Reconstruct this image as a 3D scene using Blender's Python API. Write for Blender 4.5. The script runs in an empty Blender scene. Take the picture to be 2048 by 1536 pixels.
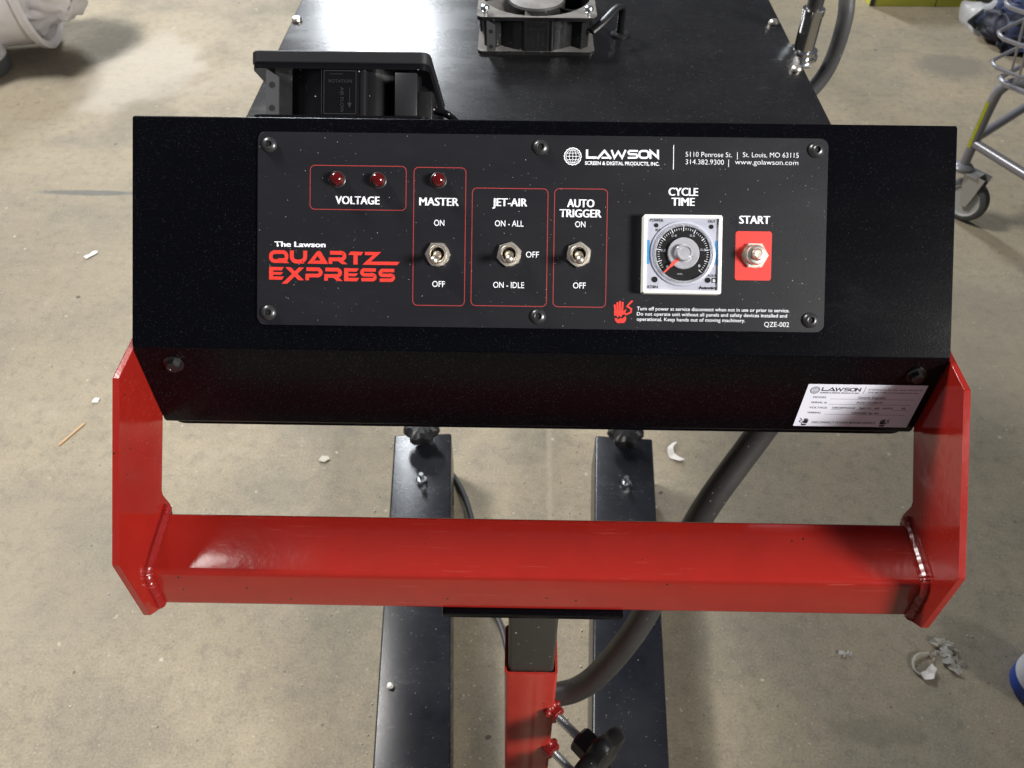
import bpy, bmesh, math, random
from mathutils import Matrix, Vector, noise
random.seed(7)
PI = math.pi
S = bpy.context.scene
COL = S.collection

# ------------------------------------------------------------------ camera
cam_d = bpy.data.cameras.new("camera")
cam = bpy.data.objects.new("camera", cam_d); COL.objects.link(cam); S.camera = cam
cam_d.sensor_width = 36.0
cam_d.lens = 29.14
cam_d.clip_start = 0.02; cam_d.clip_end = 200
cam_d.dof.use_dof = True
cam_d.dof.focus_distance = 0.52
cam_d.dof.aperture_fstop = 22.0
rx, ry, rz = (0.9999, -0.0147, -0.0063), (0.0149, 0.7203, 0.6935), (0.0056, 0.6935, -0.7204)
# columns: camera right, up, back
CM = Matrix(((rx[0], rx[1], -rx[2], -0.0137), (ry[0], ry[1], -ry[2], 0.0), (rz[0], rz[1], -rz[2], 1.27), (0, 0, 0, 1)))
cam.matrix_world = CM

# ------------------------------------------------------------------ light
w = bpy.data.worlds.new("World"); S.world = w; w.use_nodes = True
bg = w.node_tree.nodes["Background"]
bg.inputs[0].default_value = (0.80, 0.84, 0.95, 1); bg.inputs[1].default_value = 0.12
S.view_settings.view_transform = 'Standard'; S.view_settings.look = 'None'
S.view_settings.exposure = 0.0; S.view_settings.gamma = 1.0

def area(name, loc, target, sx, sy, power, col):
    l = bpy.data.lights.new(name, 'AREA'); l.shape = 'RECTANGLE'; l.size = sx; l.size_y = sy
    l.energy = power; l.color = col
    o = bpy.data.objects.new(name, l); COL.objects.link(o)
    o.location = loc
    o.rotation_euler = (Vector(target) - Vector(loc)).to_track_quat('-Z', 'Y').to_euler()
    return o
area("bay_lamp_far", (-2.55, 9.2, 5.0), (-0.2, 1.0, 0.9), 1.0, 1.9, 640, (0.90, 0.95, 1.0))
area("bay_lamp_overhead", (-3.0, 2.6, 4.6), (-0.2, 0.6, 0.5), 1.1, 0.9, 325, (1.0, 0.97, 0.93))
area("bay_lamp_second", (-1.75, 1.35, 4.7), (-0.3, 0.4, 0.8), 0.3, 0.25, 3.5, (1.0, 0.97, 0.92))
side_lamp = area("bay_lamp_side", (3.1, -1.8, 2.7), (-0.1, 0.40, 1.02), 1.1, 0.9, 17, (1.0, 0.97, 0.93))
side_lamp.data.spread = math.radians(38)

# ------------------------------------------------------------------ materials
def nodes(m): return m.node_tree.nodes, m.node_tree.links
def mat(name, col, rough=0.5, metal=0.0, coat=0.0, spec=0.5, trans=0.0, ior=1.5):
    m = bpy.data.materials.new(name); m.use_nodes = True
    b = m.node_tree.nodes["Principled BSDF"]
    b.inputs["Base Color"].default_value = (*col, 1); b.inputs["Roughness"].default_value = rough
    b.inputs["Metallic"].default_value = metal; b.inputs["Coat Weight"].default_value = coat
    b.inputs["Coat Roughness"].default_value = 0.08
    b.inputs["Specular IOR Level"].default_value = spec
    b.inputs["Transmission Weight"].default_value = trans; b.inputs["IOR"].default_value = ior
    return m
def N(m, typ, **kw):
    n = m.node_tree.nodes.new(typ)
    for k, v in kw.items():
        if k in n.inputs: n.inputs[k].default_value = v
        else: setattr(n, k, v)
    return n
def L(m, a, b): m.node_tree.links.new(a, b)
def coords(m):
    g = m.node_tree.nodes.new("ShaderNodeNewGeometry"); return g.outputs["Position"]
def noise_n(m, vec, scale, detail=4, rough=0.55):
    n = N(m, "ShaderNodeTexNoise"); n.inputs["Scale"].default_value = scale
    n.inputs["Detail"].default_value = detail; n.inputs["Roughness"].default_value = rough
    if vec is not None: L(m, vec, n.inputs["Vector"])
    return n.outputs["Fac"]
def ramp(m, fac, stops):
    r = N(m, "ShaderNodeValToRGB")
    el = r.color_ramp.elements
    while len(el) < len(stops): el.new(0.5)
    for e, (p, c) in zip(el, stops):
        e.position = p; e.color = (*c, 1) if isinstance(c, tuple) else (c, c, c, 1)
    L(m, fac, r.inputs["Fac"]); return r.outputs["Color"]
def mixc(m, fac, a, b, mode='MIX'):
    n = N(m, "ShaderNodeMix", data_type='RGBA', blend_type=mode)
    for sock, v in ((n.inputs[0], fac), (n.inputs[6], a), (n.inputs[7], b)):
        if hasattr(v, 'links'): L(m, v, sock)
        elif isinstance(v, tuple): sock.default_value = (*v, 1)
        else: sock.default_value = v
    return n.outputs[2]
def math_n(m, op, a, b=None):
    n = N(m, "ShaderNodeMath", operation=op)
    for i, v in enumerate((a, b)):
        if v is None: continue
        if hasattr(v, 'links'): L(m, v, n.inputs[i])
        else: n.inputs[i].default_value = v
    return n.outputs[0]
def bump(m, h, strength, dist):
    n = N(m, "ShaderNodeBump"); n.inputs["Strength"].default_value = strength
    n.inputs["Distance"].default_value = dist; L(m, h, n.inputs["Height"])
    return n.outputs["Normal"]
def pb(m): return m.node_tree.nodes["Principled BSDF"]
def dust(m, base, amount=0.5, speck_scale=900, cut=0.09, dustcol=(0.45, 0.45, 0.42), film=0.0):
    """small light dust specks lying at random on a painted surface"""
    p = coords(m)
    v = N(m, "ShaderNodeTexVoronoi"); v.inputs["Scale"].default_value = speck_scale; L(m, p, v.inputs["Vector"])
    sel = N(m, "ShaderNodeSeparateColor"); L(m, v.outputs["Color"], sel.inputs[0])
    big = noise_n(m, p, 22, 5, 0.7)
    thr = math_n(m, 'MULTIPLY', big, amount)
    chosen = math_n(m, 'LESS_THAN', sel.outputs[0], thr)
    size = math_n(m, 'LESS_THAN', v.outputs["Distance"], math_n(m, 'MULTIPLY', sel.outputs[1], cut * 5))
    k = math_n(m, 'MULTIPLY', chosen, size)
    k = math_n(m, 'MULTIPLY', k, sel.outputs[2])
    c = mixc(m, k, base, dustcol)
    if film > 0:
        f = ramp(m, noise_n(m, p, 9, 6, 0.65), [(0.35, 0.0), (0.75, film)])
        c = mixc(m, f, c, dustcol)
    L(m, c, pb(m).inputs["Base Color"])
    return p, k
def powder(name, base, rough, peel=0.35, **kw):
    m = mat(name, base, rough, spec=kw.pop('spec', 0.5))
    topdust = kw.pop('topdust', 0)
    p, k = dust(m, base, **kw)
    if topdust:
        g = N(m, "ShaderNodeNewGeometry"); sp = N(m, "ShaderNodeSeparateXYZ"); L(m, g.outputs["Normal"], sp.inputs[0])
        up = ramp(m, sp.outputs[2], [(0.55, 0.0), (0.9, topdust)])
        up = math_n(m, 'MULTIPLY', up, ramp(m, noise_n(m, p, 60, 5, 0.7), [(0.25, 0.5), (0.6, 1.0)]))
        old = pb(m).inputs["Base Color"].links[0].from_socket
        L(m, mixc(m, up, old, (0.40, 0.38, 0.36)), pb(m).inputs["Base Color"])
    h = noise_n(m, p, 900, 2, 0.5)
    L(m, bump(m, h, peel, 0.0004), pb(m).inputs["Normal"])
    mp = N(m, "ShaderNodeMapping"); mp.inputs["Scale"].default_value = (1.0, 2.6, 2.6); mp.inputs["Rotation"].default_value = (0.2, 0.5, 0.4); L(m, p, mp.inputs["Vector"])
    r = ramp(m, noise_n(m, mp.outputs[0], 12, 7, 0.68), [(0.30, rough * 0.88), (0.55, rough), (0.78, min(1, rough * 1.3))])
    L(m, r, pb(m).inputs["Roughness"])
    return m
M = {}
M['hood'] = powder("black_powder_coat", (0.0014, 0.0015, 0.0025), 0.22, peel=0.15, spec=0.16, amount=0.20, speck_scale=2900, cut=0.10, dustcol=(0.07, 0.07, 0.08))
M['heater'] = powder("black_heater_enamel", (0.006, 0.006, 0.007), 0.28, peel=0.15, spec=0.4, amount=0.09, speck_scale=1500, cut=0.08, dustcol=(0.5, 0.5, 0.5), film=0.015)
M['panel'] = powder("charcoal_panel_film", (0.009, 0.009, 0.012), 0.46, peel=0.12, spec=0.3, amount=0.022, speck_scale=1700, cut=0.09, dustcol=(0.5, 0.48, 0.44))
M['foot'] = powder("black_foot_enamel", (0.007, 0.008, 0.012), 0.26, peel=0.3, spec=0.36, amount=0.07, speck_scale=600, cut=0.08, dustcol=(0.3, 0.3, 0.3), film=0.05)
M['post_black'] = powder("grey_black_tube", (0.030, 0.028, 0.024), 0.5, amount=0.05, speck_scale=500)
def enamel(name, col, rough):
    m = mat(name, col, rough, coat=0.5)
    p = coords(m)
    n1 = noise_n(m, p, 40, 6, 0.6)
    c = mixc(m, ramp(m, n1, [(0.35, 0.0), (0.75, 0.35)]), col, tuple(x * 0.7 for x in col))
    v = N(m, "ShaderNodeTexVoronoi"); v.inputs["Scale"].default_value = 260; L(m, p, v.inputs["Vector"])
    sel = N(m, "ShaderNodeSeparateColor"); L(m, v.outputs["Color"], sel.inputs[0])
    k = math_n(m, 'MULTIPLY', math_n(m, 'LESS_THAN', sel.outputs[0], 0.012), math_n(m, 'LESS_THAN', v.outputs["Distance"], 0.22))
    c = mixc(m, k, c, (0.02, 0.012, 0.01))
    # faint long scuffs
    mp = N(m, "ShaderNodeMapping"); mp.inputs["Scale"].default_value = (6, 160, 160); L(m, p, mp.inputs["Vector"])
    sc = ramp(m, noise_n(m, mp.outputs[0], 3, 5, 0.7), [(0.60, 0.0), (0.70, 0.5)])
    sc = math_n(m, 'MULTIPLY', sc, ramp(m, noise_n(m, p, 11, 3), [(0.5, 0.0), (0.65, 1.0)]))
    c = mixc(m, sc, c, (0.55, 0.16, 0.13))
    L(m, c, pb(m).inputs["Base Color"])
    L(m, bump(m, math_n(m, "ADD", noise_n(m, p, 160, 3, 0.5), math_n(m, "MULTIPLY", noise_n(m, p, 38, 2, 0.5), 2.0)), 0.12, 0.001), pb(m).inputs["Normal"])
    L(m, ramp(m, noise_n(m, p, 25, 4), [(0.3, rough * .7), (0.7, rough * 1.4)]), pb(m).inputs["Roughness"])
    return m
M['red'] = enamel("red_enamel", (0.28, 0.014, 0.009), 0.15)
M['red_post'] = enamel("red_post_enamel", (0.42, 0.028, 0.018), 0.42)
M['red_weld'] = enamel("red_weld", (0.21, 0.009, 0.008), 0.30)
pb(M['red_weld']).inputs['Coat Weight'].default_value = 0.1
M['steel'] = mat("nickel_plate", (0.86, 0.80, 0.70), 0.38, 1.0)
M['zinc'] = mat("zinc_screw", (0.66, 0.68, 0.70), 0.28, 1.0)
M['chrome'] = mat("chrome", (0.75, 0.75, 0.76), 0.12, 1.0)
M['blackox'] = mat("black_oxide_screw", (0.075, 0.075, 0.078), 0.32, 0.7)
M['hole'] = mat("dark_socket", (0.003, 0.003, 0.003), 0.8)
M['rubber'] = powder("black_rubber_cable", (0.018, 0.016, 0.016), 0.48, amount=0.05, speck_scale=700, film=0.06)
M['rubber_grey'] = powder("grey_rubber_cable", (0.045, 0.045, 0.048), 0.55, amount=0.03, speck_scale=400, film=0.10)
M['fan'] = powder("black_fan_metal", (0.004, 0.004, 0.005), 0.24, peel=0.1, spec=0.3, amount=0.04, speck_scale=600, cut=0.08)
M['fan_dusty'] = powder("dusty_fan_metal", (0.005, 0.005, 0.006), 0.30, peel=0.1, spec=0.3, amount=0.06, speck_scale=900, cut=0.09, film=0.06, topdust=0.5)
M['fan_blade'] = powder("dusty_fan_blade", (0.02, 0.02, 0.02), 0.4, peel=0.1, amount=0.05, speck_scale=900, film=0.06, topdust=0.55)
M['fan_plastic'] = mat("grey_black_plastic", (0.013, 0.013, 0.015), 0.4)
M['black_plastic'] = powder("black_knob_plastic", (0.008, 0.008, 0.009), 0.40, spec=0.3, amount=0.03, speck_scale=800, film=0.03)
M['print_white'] = mat("white_print", (0.85, 0.87, 0.92), 0.5)
M['print_red'] = mat("red_print", (0.68, 0.035, 0.022), 0.5)
M['print_line'] = mat("dark_red_line_print", (0.36, 0.035, 0.035), 0.5)
M['print_black'] = mat("black_print", (0.008, 0.008, 0.010), 0.6, spec=0.2)
M['print_grey'] = mat("grey_print", (0.05, 0.05, 0.06), 0.5)
M['emboss'] = mat("embossed_letters", (0.028, 0.028, 0.030), 0.35)
M["fan_gloss"] = mat("glossy_black_glint_rib", (0.02, 0.02, 0.022), 0.22, 0.5)
M["fan_pad"] = mat("grey_cast_pad", (0.06, 0.06, 0.065), 0.4)
M['red_sticker'] = mat("red_sticker", (0.68, 0.035, 0.025), 0.5)
M['paper_label'] = mat("white_label", (0.80, 0.82, 0.93), 0.45)
M['ivory'] = mat("ivory_plastic", (0.80, 0.80, 0.76), 0.42)
M['timer_face'] = mat("lilac_grey_face", (0.44, 0.45, 0.53), 0.3)
M['dial_black'] = mat("black_dial", (0.012, 0.012, 0.012), 0.3)
M['clear'] = mat("clear_plastic", (0.93, 0.94, 0.97), 0.07, trans=0.85, ior=1.35)
M['knob_clear'] = mat("frosted_knob_plastic", (0.74, 0.74, 0.80), 0.14, trans=0.5, coat=0.6)
M['blue'] = mat("blue_bar", (0.05, 0.25, 0.55), 0.4)
M['pointer'] = mat("red_pointer", (0.85, 0.08, 0.06), 0.4)
M['lens'] = mat("red_lens", (0.075, 0.001, 0.001), 0.05, trans=0.0, coat=1.0)
M['cart'] = mat("grey_cart_enamel", (0.22, 0.22, 0.24), 0.30, 0.3)
M['cart_wire'] = mat("zinc_cart_wire", (0.42, 0.42, 0.46), 0.30, 0.7)
M['fork'] = mat("caster_fork_zinc", (0.45, 0.45, 0.44), 0.4, 0.6)
M['tyre'] = mat("grey_rubber_tyre", (0.07, 0.07, 0.07), 0.7)
M['yellow'] = mat("yellow_tape", (0.65, 0.68, 0.03), 0.5)
M['rim'] = mat("caster_rim_plastic", (0.36, 0.37, 0.36), 0.4)

def floor_mat():
    m = mat("concrete", (0.3, 0.28, 0.22), 0.7, spec=0.3)
    p = coords(m)
    big = noise_n(m, p, 0.9, 5, 0.6); mid = noise_n(m, p, 3.6, 7, 0.62); fine = noise_n(m, p, 40, 6, 0.7)
    c = mixc(m, ramp(m, big, [(0.36, 0.0), (0.62, 1.0)]), (0.285, 0.243, 0.172), (0.405, 0.340, 0.238))
    c = mixc(m, ramp(m, mid, [(0.44, 0.0), (0.60, 0.70)]), c, (0.225, 0.204, 0.160))
    sw = N(m, "ShaderNodeMapping"); sw.inputs["Scale"].default_value = (1.1, 3.4, 1); sw.inputs["Rotation"].default_value = (0, 0, 0.5)
    L(m, p, sw.inputs["Vector"])
    trowel = noise_n(m, sw.outputs[0], 2.4, 8, 0.68)
    c = mixc(m, ramp(m, trowel, [(0.50, 0.0), (0.70, 0.5)]), c, (0.37, 0.32, 0.235))
    c = mixc(m, ramp(m, fine, [(0.30, 0.55), (0.50, 0.0)]), c, (0.17, 0.155, 0.125))
    c = mixc(m, ramp(m, fine, [(0.58, 0.0), (0.78, 0.35)]), c, (0.50, 0.46, 0.38))
    grit = noise_n(m, p, 260, 3, 0.7)
    c = mixc(m, ramp(m, grit, [(0.36, 0.40), (0.50, 0.0)]), c, (0.14, 0.125, 0.10))
    c = mixc(m, ramp(m, grit, [(0.56, 0.0), (0.70, 0.35)]), c, (0.48, 0.43, 0.35))
    # pale grit and dark pits
    for sc, cut, dist, colr in ((23, 0.030, 0.085, (0.60, 0.54, 0.42)), (80, 0.030, 0.20, (0.52, 0.47, 0.38)), (26, 0.03, 0.09, (0.06, 0.055, 0.045)), (120, 0.02, 0.20, (0.12, 0.11, 0.09)), (240, 0.04, 0.3, (0.40, 0.36, 0.29))):
        v = N(m, "ShaderNodeTexVoronoi"); v.inputs["Scale"].default_value = sc
        off = N(m, "ShaderNodeVectorMath", operation='ADD'); off.inputs[1].default_value = (sc, sc * 2, 0)
        wob = N(m, "ShaderNodeTexNoise"); wob.inputs["Scale"].default_value = sc * 1.4; L(m, p, wob.inputs["Vector"])
        ws = N(m, "ShaderNodeVectorMath", operation='SCALE'); ws.inputs["Scale"].default_value = 0.6 / sc; L(m, wob.outputs["Color"], ws.inputs[0])
        L(m, p, off.inputs[0]); o2 = N(m, "ShaderNodeVectorMath", operation='ADD'); L(m, off.outputs[0], o2.inputs[0]); L(m, ws.outputs[0], o2.inputs[1])
        L(m, o2.outputs[0], v.inputs["Vector"])
        sel = N(m, "ShaderNodeSeparateColor"); L(m, v.outputs["Color"], sel.inputs[0])
        k = math_n(m, 'MULTIPLY', math_n(m, 'LESS_THAN', sel.outputs[0], cut), math_n(m, 'LESS_THAN', v.outputs["Distance"], math_n(m, 'MULTIPLY', sel.outputs[1], dist * 1.6)))
        k = math_n(m, 'MULTIPLY', k, 0.8)
        c = mixc(m, k, c, colr)
    # long faint scrapes and hairline crazing
    for ang_, sc_x, lo in ((0.35, 0.7, 0.64), (-0.9, 0.5, 0.66), (1.3, 0.9, 0.66)):
        mp = N(m, "ShaderNodeMapping"); mp.inputs["Scale"].default_value = (sc_x, 26, 1); mp.inputs["Rotation"].default_value = (0, 0, ang_); L(m, p, mp.inputs["Vector"])
        sc_ = ramp(m, noise_n(m, mp.outputs[0], 3.0, 6, 0.7), [(lo, 0.0), (lo + 0.12, 0.3)])
        c = mixc(m, sc_, c, (0.44, 0.40, 0.33) if ang_ > 0 else (0.15, 0.14, 0.115))
    v = N(m, "ShaderNodeTexVoronoi"); v.feature = 'DISTANCE_TO_EDGE'; v.inputs["Scale"].default_value = 1.7
    wv = N(m, "ShaderNodeTexNoise"); wv.inputs["Scale"].default_value = 5; wv.inputs["Detail"].default_value = 8; L(m, p, wv.inputs["Vector"])
    ad = N(m, "ShaderNodeVectorMath", operation='MULTIPLY_ADD'); ad.inputs[1].default_value = (.35, .35, 0); L(m, wv.outputs["Color"], ad.inputs[0]); L(m, p, ad.inputs[2]); L(m, ad.outputs[0], v.inputs["Vector"])
    cr = math_n(m, 'MULTIPLY', ramp(m, v.outputs["Distance"], [(0.0, 0.22), (0.005, 0.0)]), ramp(m, big, [(0.45, 0.0), (0.6, 1.0)]))
    c = mixc(m, cr, c, (0.12, 0.11, 0.09))
    # two dull stains, dark straight scuff on the left, pale lamp glare painted in
    sx = N(m, "ShaderNodeSeparateXYZ"); L(m, p, sx.inputs[0])
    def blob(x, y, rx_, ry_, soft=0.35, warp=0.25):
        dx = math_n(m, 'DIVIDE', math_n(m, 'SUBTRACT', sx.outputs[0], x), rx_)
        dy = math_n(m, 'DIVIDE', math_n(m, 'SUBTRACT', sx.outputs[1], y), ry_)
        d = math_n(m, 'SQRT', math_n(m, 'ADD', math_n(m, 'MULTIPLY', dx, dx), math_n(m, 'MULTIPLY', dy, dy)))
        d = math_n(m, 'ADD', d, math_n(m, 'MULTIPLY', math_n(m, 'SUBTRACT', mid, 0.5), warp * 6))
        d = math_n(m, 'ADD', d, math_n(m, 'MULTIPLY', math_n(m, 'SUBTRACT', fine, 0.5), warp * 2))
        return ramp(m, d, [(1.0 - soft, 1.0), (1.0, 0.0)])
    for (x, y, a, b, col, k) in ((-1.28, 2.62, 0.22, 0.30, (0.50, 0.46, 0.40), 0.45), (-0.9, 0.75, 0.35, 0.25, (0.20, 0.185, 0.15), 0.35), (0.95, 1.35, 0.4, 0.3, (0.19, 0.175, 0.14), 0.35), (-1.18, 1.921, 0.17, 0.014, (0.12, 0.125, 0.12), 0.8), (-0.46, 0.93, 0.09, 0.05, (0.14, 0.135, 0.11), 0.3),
                                 (0.54, 0.50, 0.09, 0.03, (0.10, 0.10, 0.08), 0.3), (0.0, 1.02, 0.05, 0.02, (0.12, 0.11, 0.09), 0.2),
                                 (1.45, 2.75, 0.14, 0.10, (0.20, 0.18, 0.15), 0.7), (-0.42, 1.10, 0.12, 0.06, (0.16, 0.15, 0.13), 0.25)):
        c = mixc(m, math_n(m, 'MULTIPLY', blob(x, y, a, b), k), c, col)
    # faint long seam running away from the viewer
    seam = math_n(m, 'ABSOLUTE', math_n(m, 'SUBTRACT', sx.outputs[0], math_n(m, 'ADD', math_n(m, 'MULTIPLY', mid, 0.03), 0.035)))
    c = mixc(m, ramp(m, seam, [(0.002, 0.45), (0.007, 0.0)]), c, (0.44, 0.38, 0.28))
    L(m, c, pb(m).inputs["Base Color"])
    L(m, ramp(m, mid, [(0.35, 0.62), (0.65, 0.82)]), pb(m).inputs["Roughness"])
    h = math_n(m, 'ADD', math_n(m, 'MULTIPLY', fine, 0.5), mid)
    L(m, bump(m, h, 0.35, 0.004), pb(m).inputs["Normal"])
    return m
M['floor'] = floor_mat()

# ------------------------------------------------------------------ object helpers
W = {}
def link(o, parent, Mw, label=None):
    COL.objects.link(o)
    o.parent = parent
    W[o.name] = Mw.copy()
    o.matrix_local = (W[parent.name].inverted() @ Mw) if parent else Mw
    if label: o['label'] = label
    return o
I4 = Matrix.Identity(4)
def T(x, y=None, z=None):
    return Matrix.Translation((x, y, z) if y is not None else x)
def R(a, ax): return Matrix.Rotation(a, 4, ax)
def basis(o, x, y, z):
    return Matrix(((x[0], y[0], z[0], o[0]), (x[1], y[1], z[1], o[1]), (x[2], y[2], z[2], o[2]), (0, 0, 0, 1)))
def zto(o, d):
    q = Vector(d).to_track_quat('Z', 'Y'); return T(o) @ q.to_matrix().to_4x4()
def mesh_from(bm, m, smooth=True, ang=35):
    me = bpy.data.meshes.new("mesh")
    bmesh.ops.recalc_face_normals(bm, faces=bm.faces)
    bm.to_mesh(me); bm.free()
    for mm in (m if isinstance(m, (list, tuple)) else [m]): me.materials.append(mm)
    if smooth:
        for p in me.polygons: p.use_smooth = True
        me.set_sharp_from_angle(angle=math.radians(ang))
    return me
def obj(name, bm, m, parent=None, Mw=I4, label=None, smooth=True, ang=35):
    me = mesh_from(bm, m, smooth, ang) if isinstance(bm, bmesh.types.BMesh) else bm
    me.name = name
    return link(bpy.data.objects.new(name, me), parent, Mw, label)
def thing(name, label, cat, loc, group=None):
    o = bpy.data.objects.new(name, None); o.empty_display_size = 0.05
    link(o, None, T(loc)); o['label'] = label; o['category'] = cat
    if group: o['group'] = group
    return o
def tag(o, label, cat, group=None, kind=None):
    if label: o['label'] = label
    if cat: o['category'] = cat
    if group: o['group'] = group
    if kind: o['kind'] = kind
    return o
def box(bm, c, s, bev=0.0, seg=2, Mx=I4):
    r = bmesh.ops.create_cube(bm, size=1.0)
    vs = r['verts']
    for v in vs: v.co = Vector((c[0] + v.co.x * s[0], c[1] + v.co.y * s[1], c[2] + v.co.z * s[2]))
    if bev > 0:
        es = list({e for v in vs for e in v.link_edges})
        rr = bmesh.ops.bevel(bm, geom=es, offset=bev, segments=seg, affect='EDGES', profile=0.5)
        vs = list({v for f in rr['faces'] for v in f.verts} | {v for v in vs if v.is_valid})
    bmesh.ops.transform(bm, matrix=Mx, verts=vs)
    return vs
def prism(bm, pts, z0, z1, Mx=I4):
    a = [bm.verts.new(Mx @ Vector((p[0], p[1], z0))) for p in pts]
    b = [bm.verts.new(Mx @ Vector((p[0], p[1], z1))) for p in pts]
    n = len(pts)
    bm.faces.new(list(reversed(a))); bm.faces.new(b)
    for i in range(n): bm.faces.new((a[i], a[(i + 1) % n], b[(i + 1) % n], b[i]))
def lathe(bm, prof, seg=32, Mx=I4):
    """prof: list of (r, z)"""
    rings = []
    for r, z in prof:
        if r < 1e-7: rings.append([bm.verts.new(Mx @ Vector((0, 0, z)))])
        else: rings.append([bm.verts.new(Mx @ Vector((r * math.cos(2 * PI * k / seg), r * math.sin(2 * PI * k / seg), z))) for k in range(seg)])
    for A, B in zip(rings, rings[1:]):
        for k in range(seg):
            k2 = (k + 1) % seg
            if len(A) == 1 and len(B) == 1: continue
            if len(A) == 1: bm.faces.new((A[0], B[k], B[k2]))
            elif len(B) == 1: bm.faces.new((A[k], B[0], A[k2]))
            else: bm.faces.new((A[k], A[k2], B[k2], B[k]))
def catmull(P, n=8, closed=False):
    P = [Vector(p) for p in P]; out = []
    m = len(P)
    rng = range(m if closed else m - 1)
    for i in rng:
        p0 = P[(i - 1) % m] if (closed or i > 0) else P[0] * 2 - P[1]
        p1 = P[i]; p2 = P[(i + 1) % m]
        p3 = P[(i + 2) % m] if (closed or i + 2 < m) else P[-1] * 2 - P[-2]
        for k in range(n):
            t = k / n
            out.append(0.5 * ((2 * p1) + (-p0 + p2) * t + (2 * p0 - 5 * p1 + 4 * p2 - p3) * t * t + (-p0 + 3 * p1 - 3 * p2 + p3) * t ** 3))
    if not closed: out.append(P[-1])
    return out
def tube(bm, P, r, seg=12, closed=False, sx=1.0, rad=None):
    P = [Vector(p) for p in P]; n = len(P)
    tang = []
    for i in range(n):
        a = P[(i - 1) % n] if (closed or i > 0) else P[i]
        b = P[(i + 1) % n] if (closed or i < n - 1) else P[i]
        tang.append((b - a).normalized())
    up = Vector((0, 0, 1)) if abs(tang[0].z) < 0.9 else Vector((1, 0, 0))
    u = tang[0].cross(up).normalized(); rings = []
    for i in range(n):
        u = (u - tang[i] * u.dot(tang[i])).normalized(); v = tang[i].cross(u)
        rr = rad(i) if rad else r
        rings.append([bm.verts.new(P[i] + (u * math.cos(2 * PI * k / seg) * sx + v * math.sin(2 * PI * k / seg)) * rr) for k in range(seg)])
    for i in range(n if closed else n - 1):
        A, B = rings[i], rings[(i + 1) % n]
        for k in range(seg): bm.faces.new((A[k], A[(k + 1) % seg], B[(k + 1) % seg], B[k]))
    if not closed:
        bm.faces.new(list(reversed(rings[0]))); bm.faces.new(rings[-1])
def rrect(x0, y0, x1, y1, r, n=6):
    pts = []
    for cx_, cy_, a0 in ((x1 - r, y0 + r, -90), (x1 - r, y1 - r, 0), (x0 + r, y1 - r, 90), (x0 + r, y0 + r, 180)):
        for k in range(n + 1):
            a = math.radians(a0 + 90 * k / n); pts.append((cx_ + r * math.cos(a), cy_ + r * math.sin(a)))
    return pts
def ringface(bm, outer, inner, z, Mx=I4):
    a = [bm.verts.new(Mx @ Vector((p[0], p[1], z))) for p in outer]
    b = [bm.verts.new(Mx @ Vector((p[0], p[1], z))) for p in inner]
    n = len(a)
    for i in range(n): bm.faces.new((a[i], a[(i + 1) % n], b[(i + 1) % n], b[i]))
def polyface(bm, pts, z=0.0):
    bm.faces.new([bm.verts.new((p[0], p[1], z)) for p in pts])
def stroke(bm, P, wdt, z=0.0, closed=False):
    """flat mitred ribbon of constant width"""
    P = [Vector((p[0], p[1])) for p in P]; n = len(P); Ls = []; Rs = []
    for i in range(n):
        d1 = (P[i] - P[i - 1]).normalized() if (closed or i > 0) else None
        d2 = (P[(i + 1) % n] - P[i]).normalized() if (closed or i < n - 1) else None
        if d1 is None: d1 = d2
        if d2 is None: d2 = d1
        nn = Vector((-(d1.y + d2.y), d1.x + d2.x))
        if nn.length < 1e-6: nn = Vector((-d1.y, d1.x))
        nn.normalize(); c = max(0.35, nn.dot(Vector((-d1.y, d1.x))))
        o = nn * (wdt / 2 / c)
        Ls.append(bm.verts.new((P[i].x + o.x, P[i].y + o.y, z))); Rs.append(bm.verts.new((P[i].x - o.x, P[i].y - o.y, z)))
    for i in range(n if closed else n - 1):
        j = (i + 1) % n; bm.faces.new((Ls[i], Rs[i], Rs[j], Ls[j]))
def arcp(cx_, cy_, r, a0, a1, n=6, ry_=None):
    ry_ = ry_ or r
    return [(cx_ + r * math.cos(math.radians(a0 + (a1 - a0) * k / n)), cy_ + ry_ * math.sin(math.radians(a0 + (a1 - a0) * k / n))) for k in range(n + 1)]

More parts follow.
